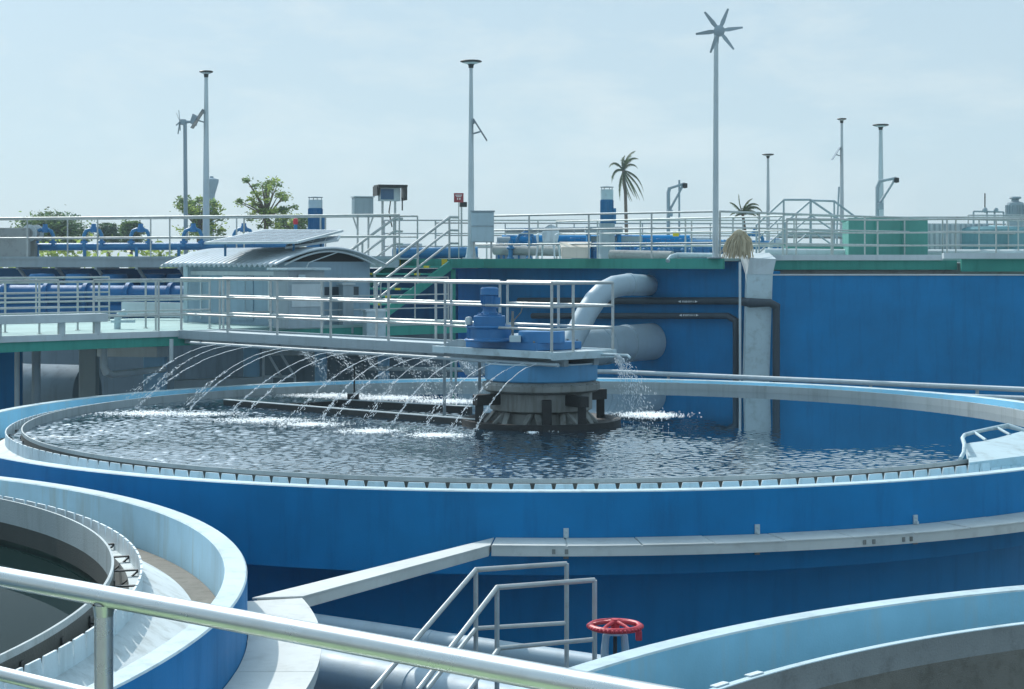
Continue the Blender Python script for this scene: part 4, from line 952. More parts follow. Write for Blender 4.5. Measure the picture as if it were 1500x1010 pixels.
for (a,b,r,mt,lab) in (((735,352,54),(1010,352,54),.16,'deepblue','dark blue pipe crossing the middle of the upper deck'),
                     ((725,367,46.5),(845,369,45),.13,'conc','grey pipe lying along the deck edge behind the white chair'),
                     ((850,362,56),(1060,362,56),.24,'pblue','thick bright blue pipe behind the rails left of the wind turbine'),
                     ((895,374,44),(985,376,43),.14,'conc','grey pipe on the deck between the valves'),
                     ((575,372,47),(700,370,47),.16,'pblue','blue pipe behind the stair rails'),
                     ((1060,358,55),(1150,360,55),.15,'pblue','blue pipe behind the straw bundle'),
                     ((1120,371,47),(1240,372,47),.13,'lgrey','grey pipe in front of the green platform'),
                     ((1420,366,50),(1560,364,50),.14,'pblue','blue pipe at the far right edge')):
    o = MB().tube([at(*a), at(*b)], r, 14).build('pipe', M[mt]); tag(o, lab, 'pipe')
o = MB().tube([at(978,383,40.9), at(983,377,41.0), at(992,374.5,41.1), at(1046,374.5,40.6)], .06, 10).build('pipe', M['rim']); tag(o, 'white pipe lying on the deck edge left of the wind turbine pole', 'pipe')
for i,(a,b,r,mt,lab) in enumerate((((740,338,58),(905,336,58),.09,'grey','thin grey pipe high across the middle of the upper deck'),
    ((560,388,47.5),(700,388,46.5),.10,'grey','dark pipe low behind the stair rails'),
    ((930,353,57),(1050,353,57),.13,'lgrey','pale grey pipe behind the yellow plate'),
    ((1140,345,60),(1240,346,60),.10,'grey','thin pipe behind the stile rails'),
    ((1360,372,48),(1500,372,47),.12,'lgrey','grey pipe low in front of the teal tank'))):
    o = MB().tube([at(*a), at(*b)], r, 12).build('pipe', M[mt]); tag(o, lab, 'pipe')
for i,(px,d,w_,h_,mt,lab) in enumerate(((738,52,.5,.62,'grey','small grey machine box behind the light blue cabinet'),(760,55,.9,.35,'lgrey','low pale plinth behind the rail left of the chair'),(868,54,1.1,.55,'mblue','blue pump casing behind the cream box'),(912,53,.7,.7,'mblue','blue pump casing under the palm'),(955,55,1.3,.45,'deepblue','dark blue pump block left of the yellow plate'),(1018,56,.9,.5,'mblue','blue pump block left of the turbine pole'),(1140,54,.6,.6,'lgrey','pale box behind the stile rails'),(600,52,.9,.4,'grey','grey block behind the stair rails'))):
    t = thing('pump_block', lab, 'pump', g_at(px,d,UZ)); p=g_at(px,d,UZ)
    MB().box(p+ZR*h_*.42,(w_,.5,h_*.84)).build('body',M[mt],t,bevel=.03)
    MB().tube([p+Vector((-w_*.42,-.05,h_*.9)),p+Vector((w_*.42,-.05,h_*.9))],.13,12).build('motor',M[mt],t)
    m=MB()
    for x in (-.3,0,.3): m.tube([p+Vector((w_*x,-.3,.02)),p+Vector((w_*x,-.3,h_*.8))],.035,8)
    m.build('riser',M['pblue'],t)
# blue vertical motors
def vmotor(label, px, top, d, wpx, bm='pblue'):
    t = thing('vertical_motor', label, 'motor', g_at(px,d,UZ)); r = wpx*d/F/2; c=g_at(px,d,0); zt = at(px,top,d).z; h = zt-UZ
    m=MB(); m.lathe(c, [(.0001,UZ+h*.5),(r*1.25,UZ+h*.5),(r*1.2,UZ+h*.42),(r*1.3,UZ+.05),(r*1.45,UZ)], 24); m.build('base', M[bm], t)
    m=MB(); m.lathe(c, [(r*.96,UZ+h*.5),(r*.96,zt-h*.16),(.0001,zt-h*.16)], 24)
    for i in range(28): a=i*2*math.pi/28; m.box(c+Vector((r*.98*math.cos(a),r*.98*math.sin(a),UZ+h*.66)),(r*.12,.012,h*.32),a)
    m.box(c+Vector((r*1.1,0,UZ+h*.6)),(r*.6,r*.8,h*.22)); m.build('motor_body', M['pblue'], t)
    m=MB(); m.lathe(c,[(r*.99,zt-h*.17),(r*.99,zt-.07),(r*.8,zt-.06)],24); m.build('cowl', M['rim'], t)
    m=MB(); m.lathe(c,[(.0001,zt+.05),(r*1.05,zt+.02),(r*1.05,zt-.0),(.0001,zt-.0)],24)
    for i in range(4): a=i*math.pi/2+.4; m.bar(c+Vector((r*.9*math.cos(a),r*.9*math.sin(a),zt-.1)),c+Vector((r*.9*math.cos(a),r*.9*math.sin(a),zt)),.02,.02,up=(1,0,0))
    m.build('rain_cap', M['grey'], t); return t
vmotor('blue vertical motor left of the control boxes', 462, 290, 50, 21)
vmotor('blue vertical motor with a cap behind the rails, left of the palm', 889, 275, 50, 19, 'grey')
o = thing('motor_frame', 'grey machine base under the right hand blue motor', 'machine base', g_at(880,51,UZ)); p=g_at(884,50.8,UZ)
MB().box(p+ZR*.85, (1.1,.8,.22)).build('top_box', M['grey'], o, bevel=.02); MB().box(p+Vector((.35,0,.6)),(1.6,.3,.16)).build('side_beam', M['grey'], o)
for s in (-.45,.45): MB().box(p+Vector((s,0,.37)), (.12,.6,.74)).build('leg', M['deepblue'], o)
o = thing('hydrant', 'small blue hydrant with a red cap behind the solar panel', 'hydrant', g_at(433,47,UZ)); p=g_at(433,47,UZ)
MB().lathe(p,[(.09,0),(.09,.06),(.05,.08),(.05,.95),(.0001,.95)],12).build('body',M['pblue'],o); m=MB(); m.lathe(p,[(.05,.95),(.07,.97),(.07,1.10),(.0001,1.13)],12); m.build('cap',M['red'],o)
# control cabinets
CB = thing('control_box', 'grey control box on a braced stand left of the hooded panel', 'control box', g_at(532,46,UZ))
a=at(531,304,46); k=46/F
MB().box(a,(28*k,.35,28*k),.35).build('box', M['grey'], CB, bevel=.01); MB().box(a+Vector((.0,.0,.28)),(31*k,.42,.03),.35).build('lid', M['lgrey'], CB)
MB().frame(a+Vector((-.06*1-.02,-.19,-.01)), Vector((.17,.062,0)), Vector((.002,-.008,0)), ZR*.2).build('door', M['lgrey'], CB)
for s in (-.13,.16):
    m=MB(); m.bar(a+Vector((s,0,-.25)), Vector((a.x+s,a.y,UZ)), .05,.05,up=(1,0,0)); m.bar(a+Vector((s+ (.12 if s>0 else -.12),0,-.27)), Vector((a.x+s,a.y,a.z-.62)), .04,.04); m.build('leg', M['galv'], CB)
HB = thing('hooded_panel', 'control panel with blue screen under a dark rain hood', 'control panel', g_at(573,46,UZ)); a=at(571,284,46)
m=MB(); m.box(a+Vector((.02,.02,.20)),(.80,.6,.06),.3); m.frame(a+Vector((-.38,0,.07)), Vector((.02,.006,0)), Vector((-.08,.27,0)), ZR*.13); m.frame(a+Vector((.38,.12,.02)), Vector((.02,.006,0)), Vector((-.08,.27,0)), ZR*.20); m.build('hood', M['dark'], HB, smooth=0)
MB().box(a+Vector((-.02,.05,-.02)),(.56,.3,.36),.3).build('box', M['lgrey'], HB, bevel=.01)
MB().frame(a+Vector((-.06,-.125,-.02)), Vector((.17,.053,0)), Vector((.003,-.01,0)), ZR*.14).build('screen', M['screen'], HB)
for s in (-.20,.14): MB().bar(a+Vector((s,.05,-.18)), Vector((a.x+s,a.y+.05,UZ)), .06,.06,up=(1,0,0)).build('leg', M['galv'], HB)
m=MB(); m.tube([a+Vector((.02,.02,-.2)),a+Vector((-.02,-.02,-.5)),a+Vector((.06,0,-.9))],.018,6); m.tube([a+Vector((.33,.1,-.1)),a+Vector((.33,.1,-.45))],.02,6); m.build('cable', M['dark'], HB)
RS = thing('warning_sign', 'small red sign on a thin post left of the tall lamp', 'sign', g_at(671,46,UZ)); a=at(672,290,46)
MB().box(a,(.26,.02,.25)).build('board', M['signred'], RS, smooth=0)
m=MB(); m.box(a+Vector((0,-.013,.07)),(.18,.004,.022)); m.box(a+Vector((0,-.013,.03)),(.14,.004,.018)); m.box(a+Vector((-.03,-.013,-.03)),(.03,.004,.05)); m.box(a+Vector((.03,-.013,-.03)),(.03,.004,.05)); m.build('marking', M['signwhite'], RS, smooth=0)
MB().tube([a-ZR*.12+Vector((0,.02,0)), Vector((a.x,a.y+.02,UZ))],.016,6).build('post', M['galv'], RS)
o = thing('floodlight', 'small dark floodlight on a short post beside the red sign', 'floodlight', g_at(676,47,UZ)); a=at(676,302,47)
MB().tube([a, Vector((a.x,a.y,UZ))],.025,8).build('post',M['galv'],o); MB().box(a+Vector((.05,0,.04)),(.2,.1,.14),.4).build('lamp_head',M['dark'],o,bevel=.02)
LB = thing('electrical_cabinet', 'light blue two door electrical cabinet in front of the tall lamp pole', 'cabinet', g_at(708,43.4,UZ)); a=at(707,333,43.4)
MB().box(a,(33*43.4/F,.35,44*43.4/F)).build('body', M['cab'], LB, bevel=.008)
for z,h in ((.20,.33),(-.17,.38)): MB().box(a+Vector((.0,-.18,z)),(.55,.012,h)).build('door', M['cab'], LB, bevel=.004)
m=MB(); m.box(a+Vector((.0,-.187,.01)),(.57,.012,.025)); m.box(a+Vector((.0,0,.40)),(.62,.42,.03)); m.build('trim', M['grey'], LB)
for s in (-.22,.22): MB().bar(a+Vector((s,0,-.38)), Vector((a.x+s,a.y,UZ)), .05,.05,up=(1,0,0)).build('leg', M['galv'], LB)
# white plastic chair, box, straw bundle
CH = thing('plastic_chair', 'white plastic garden chair on the upper deck', 'chair', g_at(803,44.0,UZ)); c=g_at(803,44.0,UZ); 
def cp(x,y,z): return c+Vector((x*.94+y*.3, y*.94-x*.3, z))
m=MB(); vs=[];
for j in range(9):
    z=.42+.45*j/8; wq=.20+.03*math.sin(j/8*3) if j<6 else .23*math.cos((j-5)/3*1.2)
    vs += [cp(-wq,.20+.08*j/8-.02,z),cp(0,.24+.08*j/8,z+(.03 if j==8 else 0)),cp(wq,.20+.08*j/8-.02,z)]
m.add(vs,[(j*3+i,j*3+i+1,j*3+i+4,j*3+i+3) for j in range(8) for i in range(2)]); o=m.build('backrest',M['weir'],CH); s_=o.modifiers.new('t','SOLIDIFY'); s_.thickness=.02
m=MB(); m.add([cp(-.22,-.22,.43),cp(.22,-.22,.43),cp(.2,.22,.41),cp(-.2,.22,.41)],[(0,1,2,3)]); o=m.build('seat',M['weir'],CH,smooth=0); s_=o.modifiers.new('t','SOLIDIFY'); s_.thickness=.025
for x in (-1,1):
    for y in (-1,1): MB().tube([cp(x*.21,y*.21,.42),cp(x*.25,y*.26,0)],[.03,.02],8).build('leg',M['weir'],CH)
    m=MB(); m.tube([cp(x*.23,.22,.66),cp(x*.26,-.05,.64),cp(x*.25,-.2,.60),cp(x*.22,-.22,.42)],.022,8); m.build('armrest',M['weir'],CH)
BX = thing('storage_box', 'cream plastic box with a sloping flap on the deck edge', 'box', g_at(843,42.6,UZ)); a=g_at(843,42.6,UZ)
MB().box(a+ZR*.14,(.70,.40,.27)).build('body',M['cream'],BX,bevel=.02)
m=MB(); m.add([a+Vector((-.36,-.21,.28)),a+Vector((.36,-.21,.28)),a+Vector((.40,.05,.42)),a+Vector((-.40,.05,.42))],[(0,1,2,3)]); o=m.build('flap',M['cream'],BX,smooth=0); s_=o.modifiers.new('t','SOLIDIFY'); s_.thickness=.03
SB = thing('straw_bundle', 'dry straw coloured frond bundle hanging on the rail by the white duct', 'straw bundle', g_at(1080,39.35,UZ)); a=at(1083,345,39.25); rg=random.Random(4)
m=MB()
for i in range(220):
    g=rg.uniform(-1,1); r0=.10*g; top_=a+Vector((r0,rg.uniform(-.05,.05),rg.uniform(-.02,.1))); bt=a+Vector((g*.33-.06+rg.gauss(0,.05),rg.uniform(-.12,.06),-.52+rg.uniform(-.04,.16)))
    mid=top_.lerp(bt,.5)+Vector((g*.05,rg.uniform(-.05,.03),.05)); w_=rg.uniform(.008,.02)
    m.tube([top_,mid,bt],[w_*.6,w_,w_*.4],4)
m.build('straw',M['straw'],SB,smooth=80)
m=MB(); m.lathe(a+ZR*.0,[(.07,-.01),(.085,.05),(.08,.10),(.05,.13),(.0001,.14)],14); m.build('binding',M['straw'],SB)
# poles and lamps
def lamp(label, px, top, d, base_z, arm=None, rb=.085, head=.30):
    t = thing('street_lamp', label, 'street lamp', g_at(px,d,base_z), 'tall solar street lamps'); b=g_at(px,d,base_z); zt=at(px,top,d).z; h=zt-base_z
    m=MB(); m.tube([b,b+ZR*(h*.5),b+ZR*(h-.06)],[rb,rb*.8,rb*.5],14); m.build('pole',M['lgrey'],t)
    m=MB(); m.lathe(b,[(rb*2.4,0),(rb*2.4,.03),(rb*1.6,.035),(rb*1.1,.30)],14); m.build('base',M['rim'],t)
    m=MB(); m.lathe(b+ZR*h,[(.0001,.04),(head*.9,.035),(head,.015),(head*.98,.0),(head*.35,-.05),(.07,-.09),(.06,-.16)],28); m.build('lamp_head',M['dark'],t)
    m=MB(); m.lathe(b+ZR*h,[(head*.80,-.022),(head*.30,-.062),(.07,-.08)],20); m.build('lens',M['weir'],t)
    if arm:
        s,y0 = arm; p=Vector((b.x,b.y,at(px,y0,d).z)); k=head*.9
        m=MB(); n_=Vector((s*.55,0,-.82)); e=Vector((s*.62,0,-.78))
        m.frame(p+Vector((s*(rb*.6+.18),-.02,-.26)), Vector((s*.17,0,-.27)), Vector((0,.24,0)), Vector((.013,0,.009)))
        m.build('solar_panel',M['panelglass'],t); m=MB(); m.bar(p+Vector((s*rb*.4,0,-.36)), p+Vector((s*.24,0,-.30)), .04,.04); m.bar(p+Vector((s*rb*.3,0,.03)),p+Vector((s*.08,0,-.1)),.04,.04); m.build('arm',M['grey'],t)
    return t
lamp('tall grey lamp at the left beside the side-on wind turbine', 302, 106, 51, UZ, (-1,162), rb=.11, head=.21)
lamp('tallest central lamp with a slanted solar panel on its right', 690, 91, 43.8, UZ, (1,176), rb=.09, head=.28)
lamp('short distant lamp right of the big wind turbine', 1125, 227, 75, UZ, None, rb=.10, head=.27)
lamp('thin lamp with a small panel on its left near the stile rails', 1233, 175, 70, UZ, (-1,216), rb=.10, head=.20)
lamp('lamp beside the right hand davit crane', 1290, 184, 56, UZ, None, rb=.12, head=.27)
# wind turbines
WT = thing('wind_turbine', 'six bladed wind turbine on a tall grey pole facing the camera', 'wind turbine', K+ZR*UZ); b=g_at(1048,39.9,UZ); hub=at(1053,46,39.6)
MB().tube([b,Vector((hub.x-.03,b.y,hub.z-.05))],[.075,.055],14).build('pole',M['lgrey'],WT)
m=MB(); m.lathe(b,[(.2,0),(.2,.03),(.09,.035)],12); m.build('base',M['grey'],WT)
m=MB(); vs=[]
m.tube([hub+Vector((0,.35,0)),hub+Vector((0,-.08,0))],.085,14); m.tube([hub+Vector((-.0,.3,-.02)),hub+Vector((-.02,.3,-.25))],.05,8); m.build('nacelle',M['grey'],WT)
m=MB().tube([hub+Vector((0,-.03,0)),hub+Vector((0,-.08,0)),hub+Vector((0,-.13,0))],[.135,.13,.05],20); m.build('hub',M['grey'],WT)
for i in range(6):
    a=R(71+60*i-3); e=Vector((math.cos(a),0,math.sin(a))); n_=Vector((-math.sin(a),0,math.cos(a))); tw=.35
    m=MB(); vs=[]
    for r_,w_ in ((.10,.036),(.22,.05),(.40,.036),(.55,.022)):
        o_=hub+Vector((0,-.075,0))+e*r_; x_=n_*w_+Vector((0,w_*tw,0)); y_=Vector((0,.006,0))
        vs+=[o_-x_,o_+y_,o_+x_,o_-y_]
    m.add(vs,[(j*4+i_,j*4+(i_+1)%4,j*4+4+(i_+1)%4,j*4+4+i_) for j in range(3) for i_ in range(4)]+[(0,1,2,3),(15,14,13,12)]); m.build('blade',M['grey'],WT)
W2T = thing('wind_turbine', 'wind turbine seen edge on with a tail vane at the left', 'wind turbine', g_at(272,55,UZ)); b=g_at(272.5,55,UZ); hub=at(268,179,55)
MB().tube([b,Vector((at(271,184,55).x,55,hub.z-.05))],[.075,.06],12).build('pole',M['grey'],W2T)
m=MB(); m.tube([hub,at(285,178.5,55)],[.07,.02],8); m.build('nacelle',M['grey'],W2T)
m=MB(); a=at(285,176,55); m.frame(a,Vector((.10,.0,-.05)),Vector((.01,.02,0)),Vector((.05,.0,.15))); m.build('tail_vane',M['grey'],W2T,smooth=0)
m=MB(); m.lathe(hub,[(.0001,-.1),(.1,-.09),(.1,.08),(.0001,.1)],12); m.build('hub',M['grey'],W2T)
for i in range(6):
    a=R(20+60*i); e=Vector((-.12,math.cos(a)*.99,math.sin(a))); m=MB(); p=hub+Vector((-.10,0,0)); m.frame(p+e*.2,e*.2,Vector((.012,-math.sin(a)*.02,math.cos(a)*.02)),Vector((.004,.0,.0))); m.build('blade',M['grey'],W2T,smooth=0)
# davit cranes
def davit(label, pxs, d, extra=None):
    t=thing('davit_crane', label, 'davit crane', g_at(pxs[0][0],d,UZ)); P_=[at(x,y,d) for x,y in pxs]   # foot(top of post base), knee, tip, brace foot
    base=Vector((P_[0].x,P_[0].y,UZ))
    MB().tube([base,P_[0],P_[1]],.06,8).build('post',M['grey'],t)
    MB().tube([P_[1]-ZR*.02,P_[2]],.045,8).build('boom',M['grey'],t)
    MB().tube([P_[2]-Vector((.05,0,.05)),P_[3]],.04,8).build('brace',M['grey'],t)
    m=MB(); m.lathe(P_[2]-ZR*.08,[(.0001,.1),(.09,.08),(.09,-.06),(.0001,-.08)],10); m.build('pulley',M['dark'],t)
    if extra: MB().tube([at(*extra[0],d),at(*extra[1],d)],.035,6).build('mast',M['grey'],t)
    m=MB(); m.box((P_[3].x,P_[3].y-.06,P_[3].z-.1),(.18,.16,.22)); m.build('winch',M['grey'],t,bevel=.02)
davit('davit crane with a thin mast left of the big wind turbine', [(979,282),(981,275),(1003,269),(981,308)], 55, ((995,264),(995,345)))
davit('davit crane standing beside the lamp on the right', [(1285,275),(1289,265),(1313,261),(1289,298)], 54)
# stile frames over the rails at right
for j,(y0,dx,lab,d) in enumerate(((293,0,'nearer trapezoid stile rail on the upper deck right of the turbine',50),(295,36,'farther trapezoid stile rail on the upper deck',52))):
    t=thing('stile_railing', lab, 'railing', g_at(1150,d,UZ), 'trapezoid stile rails')
    k0,k1,k2,k3=[(1108,330),(1148,293),(1187,293),(1238,328)] if j==0 else [(1150,327),(1188,294),(1222,295),(1262,325)]
    for i,(dy,nm,r_) in enumerate(((0,'top_rail',.032),(22,'mid_rail',.024),(44,'mid_rail',.024))): MB().tube([at(k0[0],k0[1]+dy,d),at(k1[0],k1[1]+dy,d),at(k2[0],k2[1]+dy,d),at(k3[0],k3[1]+dy,d)],r_,8).build(nm,M['grey'],t)
    for x,y in (k0,k1,k2,k3): p=at(x,y,d); MB().tube([p,Vector((p.x,p.y,UZ))],.028,8).build('post',M['grey'],t)
    MB().box((at((k1[0]+k2[0])/2,370,d).x,d+.02,UZ+.42),(1.0,.1,.05)).build('step',M['green'],t)
o=MB().tube([at(1229,274,54),at(1226,335,54),Vector((at(1226,335,54).x,54,UZ))],.03,6).build('mast',M['grey']); tag(o,'short dark leaning mast beside the thin lamp','mast')
# green tank and things to its right
GT=thing('green_tank','large plain mint green container behind the right rails','container',g_at(1300,46,UZ)); a0,a1=g_at(1243,45.6,UZ),g_at(1359,45.6,UZ)
zt=at(1300,320,45.6).z
MB().prism([a0,a1,a1+Vector((.3,2.4,0)),a0+Vector((.3,2.4,0))],UZ,zt-.04).build('body',M['mint'],GT,smooth=0)
m=MB(); m.prism([a0+Vector((-.02,-.03,0)),a1+Vector((.02,-.03,0)),a1+Vector((.32,2.43,0)),a0+Vector((.28,2.43,0))],zt-.04,zt+.01); m.build('lid',M['mint'],GT,smooth=0)
m=MB()
for k in (.33,.66): m.box(a0.lerp(a1,k)+Vector((0,-.01,(zt-UZ)/2)),(.02,.02,zt-UZ-.05))
m.build('seam',M['green'],GT,smooth=0)
GT2=thing('grey_tank','grey green ribbed tank right of the mint container','tank',g_at(1395,49,UZ)); a=g_at(1392,49,UZ)
m=MB(); m.prism([a+Vector((-.65,0,0)),a+Vector((1.1,0,0)),a+Vector((1.1,2,0)),a+Vector((-.65,2,0))],UZ,UZ+1.02); m.build('body',M['lgrey'],GT2,smooth=0)
m=MB()
for i in range(12): m.box(a+Vector((-.6+.15*i,-.015,.5)),(.05,.03,1.0))
m.build('rib',M['grey'],GT2,smooth=0)
GT3=thing('teal_tank','teal round tank behind the right rails','tank',g_at(1455,48,UZ)); a=g_at(1440,50,UZ)
MB().lathe(a,[(1.35,0),(1.35,.85),(1.25,.93),(.0001,1.0)],36).build('shell',M['teal'],GT3); MB().lathe(a,[(1.365,.40),(1.38,.43),(1.365,.46)],36).build('band',M['teal'],GT3)
o=thing('work_platform','low green platform with a dark opening behind the stile rails','platform',g_at(1190,48,UZ)); a=g_at(1195,48,UZ)
MB().box(a+Vector((0,0,.30)),(1.7,.8,.08)).build('top',M['mint'],o); MB().box(a+Vector((-.45,-.1,.13)),(.5,.3,.24)).build('opening',M['black'],o); MB().box(a+Vector((.45,0,.13)),(.7,.5,.25)).build('body',M['mint'],o)
for x in (-.8,.8): MB().box(a+Vector((x,-.3,.13)),(.08,.08,.26)).build('leg',M['yellow'],o)
o=thing('roof_vent','grey finned vent cylinder with a cap at the right edge','vent',g_at(1485,55,UZ)); a=g_at(1487,55,0); zt=at(1487,300,55).z
m=MB(); m.lathe(a,[(.28,UZ),(.28,zt),(.26,zt+.06),(.12,zt+.1),(.12,zt+.16),(.0001,zt+.16)],24)
for i in range(20): g_=i*math.pi/10; m.box(a+Vector((.29*math.cos(g_),.29*math.sin(g_),zt-.22)),(.04,.02,.4),g_)
m.build('body',M['grey'],o); MB().lathe(a,[(.0001,zt+.26),(.18,zt+.25),(.2,zt+.2),(.10,zt+.16)],18).build('cap',M['grey'],o)
o=thing('goalpost_stand','small grey goalpost frame with a thin rod at the right','frame',g_at(1447,54,UZ)); 
a,b=at(1426,310,54),at(1470,311,54)
m=MB(); m.bar(a,b,.05,.05); m.build('cross_bar',M['grey'],o)
for p in (a,b,a.lerp(b,.45),a.lerp(b,.7)): MB().bar(p,Vector((p.x,p.y,UZ)),.05,.05,up=(1,0,0)).build('post',M['grey'],o)
p=a.lerp(b,.38); MB().tube([p,p+ZR*.58],.02,6).build('rod',M['dark'],o)
m=MB(); m.ball(a.lerp(b,.38)+ZR*.05,.09,8,5); m.ball(a.lerp(b,.75)+ZR*.06,.08,8,5); m.build('fitting',M['grey'],o)
o=MB().box(at(990,343,45.4),(.16,.02,.13)).build('tag_plate',M['yellow']); tag(o,'small yellow green plate hanging on the rail left of the turbine pole','plate')
o=MB().box(g_at(-10,49.4,UZ)+ZR*.45,(2.2,1.0,.9)).build('plinth',M['conc'],smooth=0,bevel=.03); tag(o,'grey concrete plinth at the far left end of the upper walkway','plinth')
o=thing('cable_reel','round grey reel standing on the plinth at the far left','reel',g_at(47,49.5,UZ)); a=at(48,342,49.5)
m=MB(); m.tube([a+Vector((-.06,-.2,0)),a+Vector((.06,.2,0))],.13,16); m.build('drum',M['conc'],o)
for s in (-1,1): m=MB().tube([a+Vector((s*.05,s*.16,0)),a+Vector((s*.06,s*.19,0))],.25,20); m.build('disc',M['lgrey'],o)
m=MB(); m.bar(a-ZR*.1,Vector((a.x,a.y,UZ)),.2,.3,up=(0,1,0)); m.build('stand',M['stain'],o)

# ================================================================== TREES, TOWER, FAR GROUND
def leafcloud(m, rg, c, rx, rz_, n, s):
    for i in range(n):
        p=c+Vector((rg.gauss(0,rx*.52),rg.gauss(0,rx*.52),rg.gauss(0,rz_*.55))); a=Vector((rg.gauss(0,1),rg.gauss(0,1),rg.gauss(0,.6))).normalized(); b=a.cross(Vector((rg.gauss(0,1),rg.gauss(0,1),rg.gauss(0,1)))).normalized(); l=s*rg.uniform(.5,1.4)
        m.add([p-a*l,p-b*l*.45,p+a*l,p+b*l*.45],[(0,1,2,3)])
def tree(label, px, d, top, wpx, mats, sparse=False, base=0.0, leaf=.22, seed=1, low=None, lean=0):
    rg=random.Random(seed); k=d/F; h=at(px,top,d).z; w_=wpx*k; b=g_at(px,d,base); t=thing('tree',label,'tree',b,'trees beyond the plant')
    ch=min(h*.6,w_*1.1) if low is None else h-at(px,low,d).z
    cz=h-ch; m=MB(); tipc=b+Vector((lean*k,0,cz+ch*.25))
    m.tube([b,b.lerp(tipc,.5)+Vector((rg.uniform(-.3,.3),0,0)),tipc,b+Vector((lean*k,0,h-ch*.15))],[.16+h*.012,.12+h*.008,.08+h*.004,.03],8)
    cr=[MB() for _ in mats]; ncl=44 if sparse else 80
    for i in range(ncl):
        g=rg.random()*2*math.pi; rr=math.sqrt(rg.random())*.5*w_; zz=cz+ch*rg.random()**.8
        f=1-.55*abs((zz-cz)/ch-.45); c=b+Vector((lean*k+rr*math.cos(g)*f,rr*math.sin(g)*f,zz))
        m.tube([tipc+ZR*rg.uniform(-.1,.3)*ch*.3,tipc.lerp(c,.6)+ZR*rg.uniform(-.1,.2),c],[.05+h*.002,.035,.015],5)
        s_=w_*(.075 if sparse else .13)*rg.uniform(.5,1.5)
        leafcloud(cr[rg.randrange(len(mats))],rg,c,s_*1.35,s_*.75,60 if sparse else 120,leaf*.62)
    m.build('trunk',M['bark'],t)
    for q,mt in zip(cr,mats):
        if q.v: q.build('crown',M[mt],t,smooth=0)
    return t
tree('sparse tree with an open airy crown left of the blue motor',390,95,262,88,['leaf_l','leaf_m'],True,leaf=.15,seed=11,low=335)
tree('bushy light green tree behind the two left poles',290,110,290,85,['leaf_l','leaf_m'],True,leaf=.2,seed=2,low=352)
tree('broad dark green tree at the far left skyline',78,120,320,95,['leaf_m','leaf_d'],leaf=.22,seed=3,low=362)
tree('small dark tree left of the kiosk, nearer of two',160,130,330,26,['leaf_d'],leaf=.2,seed=4,low=365)
tree('small dark tree left of the kiosk, right of its twin',192,135,327,34,['leaf_d','leaf_m'],leaf=.2,seed=5,low=365)
tree('low green tree behind the kiosk roof',430,120,318,60,['leaf_m','leaf_l'],True,leaf=.2,seed=6,low=350)
SH=MB(); rg=random.Random(21)
for i in range(60): leafcloud(SH,rg,g_at(rg.uniform(-40,420),rg.uniform(95,110),0)+ZR*rg.uniform(3.5,6.9),1.6,.75,70,.2)
o=SH.build('undergrowth',M['leaf_l'],smooth=0); setting(o,'mass of light green undergrowth beyond the left walkway','stuff')
def palm(label,px,d,crown_y,fronds,L_,seed,trunk=1.0):
    """fronds: (side lean, towards camera, rise, droop, length)"""
    rg=random.Random(seed); c=at(px,crown_y,d); b=Vector((c.x+.45*trunk,d,0)); t=thing('palm_tree',label,'palm tree',b,'palms beyond the plant')
    MB().tube([b,b.lerp(c,.5)+Vector((.1,0,0)),b.lerp(c,.85)+Vector((.12,0,0)),c],[.24*trunk,.17*trunk,.14*trunk,.12*trunk],10).build('trunk',M['bark'],t)
    for (sx,sy,rz_,dr,ln) in fronds:
        d_=Vector((sx,sy,rz_)).normalized(); pts=[c]; nn=14; l=L_*ln*rg.uniform(.92,1.05)
        for j in range(nn):
            pts.append(pts[-1]+d_*l/nn); d_=(d_+Vector((.035,0,-dr*(.5+j*.09)))).normalized()
        m=MB(); m.tube(pts,[.045*trunk**.5*(1-.85*j/nn) for j in range(nn+1)],4)
        for j in range(2,nn*5):
            u=j/5; i0=min(nn-1,int(u)); p=pts[i0].lerp(pts[i0+1],u-i0); tg=(pts[i0+1]-pts[i0]).normalized(); sd_=tg.cross(ZR+Vector((.3,0,0))).normalized(); ll=l*.19*math.sin(math.pi*min(1,.12+.86*j/(nn*5)))**.6
            for k_ in (-1,1):
                q=p+(sd_*k_*.55+tg*.6-ZR*(.55+.35*rg.random())+Vector((.10,0,0))).normalized()*ll*rg.uniform(.7,1.1); wv=tg*ll*.085
                m.add([p-wv,p+wv,q],[(0,1,2)])
        m.build('frond',M['leaf_p'],t,smooth=0)
    return t
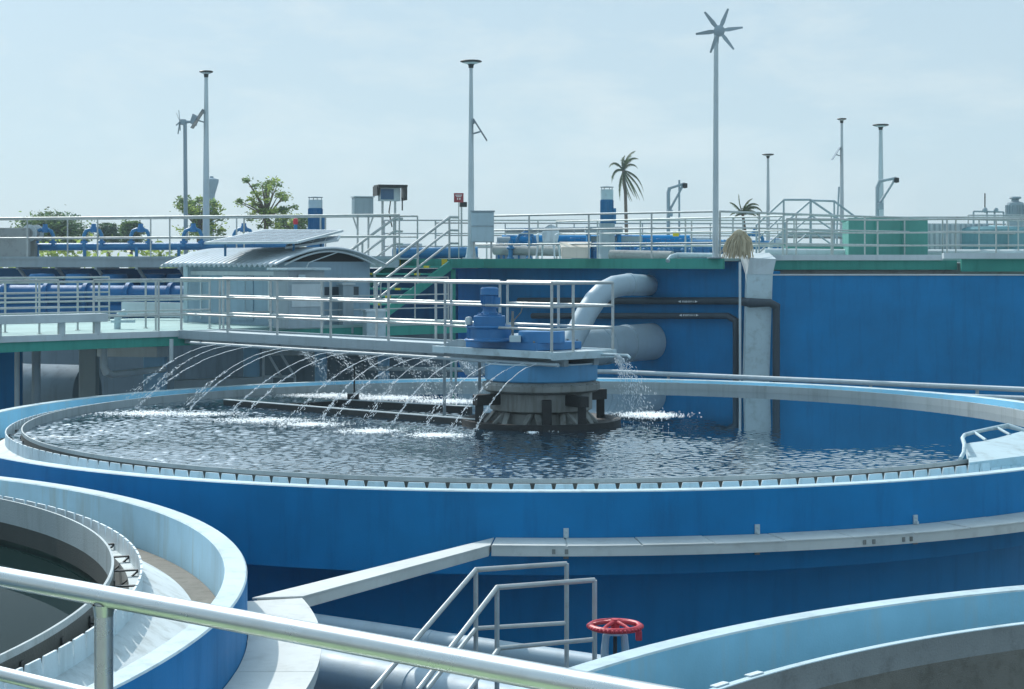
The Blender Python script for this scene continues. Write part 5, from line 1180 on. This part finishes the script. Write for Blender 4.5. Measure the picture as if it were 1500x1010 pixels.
palm('tall wind blown palm right of the capped blue motor',913,150,250,[(.10,-.1,1,.10,.72),(.25,.2,1,.14,.75),(.45,-.2,.9,.20,.62),(.05,.3,1,.16,.6),(-.35,.1,.6,.22,.6),(-.5,-.3,.2,.25,.75),(-.25,-.2,-.6,.06,.95),(.02,-.2,-1,.03,.95),(.12,.2,-1,.03,1.0),(.35,-.2,-.55,.10,1.1),(.5,.1,-.35,.16,1.15),(.55,-.1,-.1,.20,1.0),(.2,-.5,-.8,.05,.9),(-.1,.3,-1,.03,.8),(-.15,-.1,.9,.16,.5),(.3,.4,-.4,.12,1.0)],3.0,5)
palm('short palm behind the straw bundle',1088,85,314,[(.1,-.1,1,.10,.8),(.35,.1,1,.15,.95),(.55,-.1,.9,.20,1.0),(.75,.2,.6,.20,.95),(.9,0,.3,.14,.8),(-.35,.1,1,.06,.85),(-.55,-.1,.75,.10,.75),(-.9,.1,.45,.12,.6),(-1,-.2,.1,.15,.6),(.2,-.6,.8,.2,.7),(0,.6,.8,.2,.7)],1.25,9,.6)
TW=thing('water_tower','distant blue grey goblet shaped water tower behind the left lamp','water tower',g_at(311,260,0)); b=g_at(310,260,0); k=260/F
zt=at(310,262,260).z
MB().lathe(b,[(.42,0),(.34,zt-4.6),(.36,zt-3.4),(.55,zt-2.3)],20).build('shaft',M['tower'],TW)
MB().lathe(b,[(.55,zt-2.3),(1.0,zt-.75),(1.08,zt-.4),(1.05,zt-.1),(.7,zt),(.32,zt+.1),(.26,zt+.35),(.0001,zt+.4)],24).build('bowl',M['tower'],TW)


HZ = MB().box((0,330,30), (760,800,62)).build('haze', M['ground'], smooth=0); setting(HZ, 'thin pale haze in the air over the plant', 'stuff')
hm = bpy.data.materials.new('haze_air'); hm.use_nodes=True; hn=hm.node_tree; hn.nodes.remove(hn.nodes['Principled BSDF'])
pv = hn.nodes.new('ShaderNodeVolumePrincipled'); pv.inputs['Color'].default_value=(.70,.90,1,1); pv.inputs['Density'].default_value=.0006; pv.inputs['Anisotropy'].default_value=.2
hn.links.new(pv.outputs[0], hn.nodes['Material Output'].inputs['Volume'])
HZ.data.materials.clear(); HZ.data.materials.append(hm)
for o in bpy.data.objects:
    if '_w' in o.keys(): del o['_w']
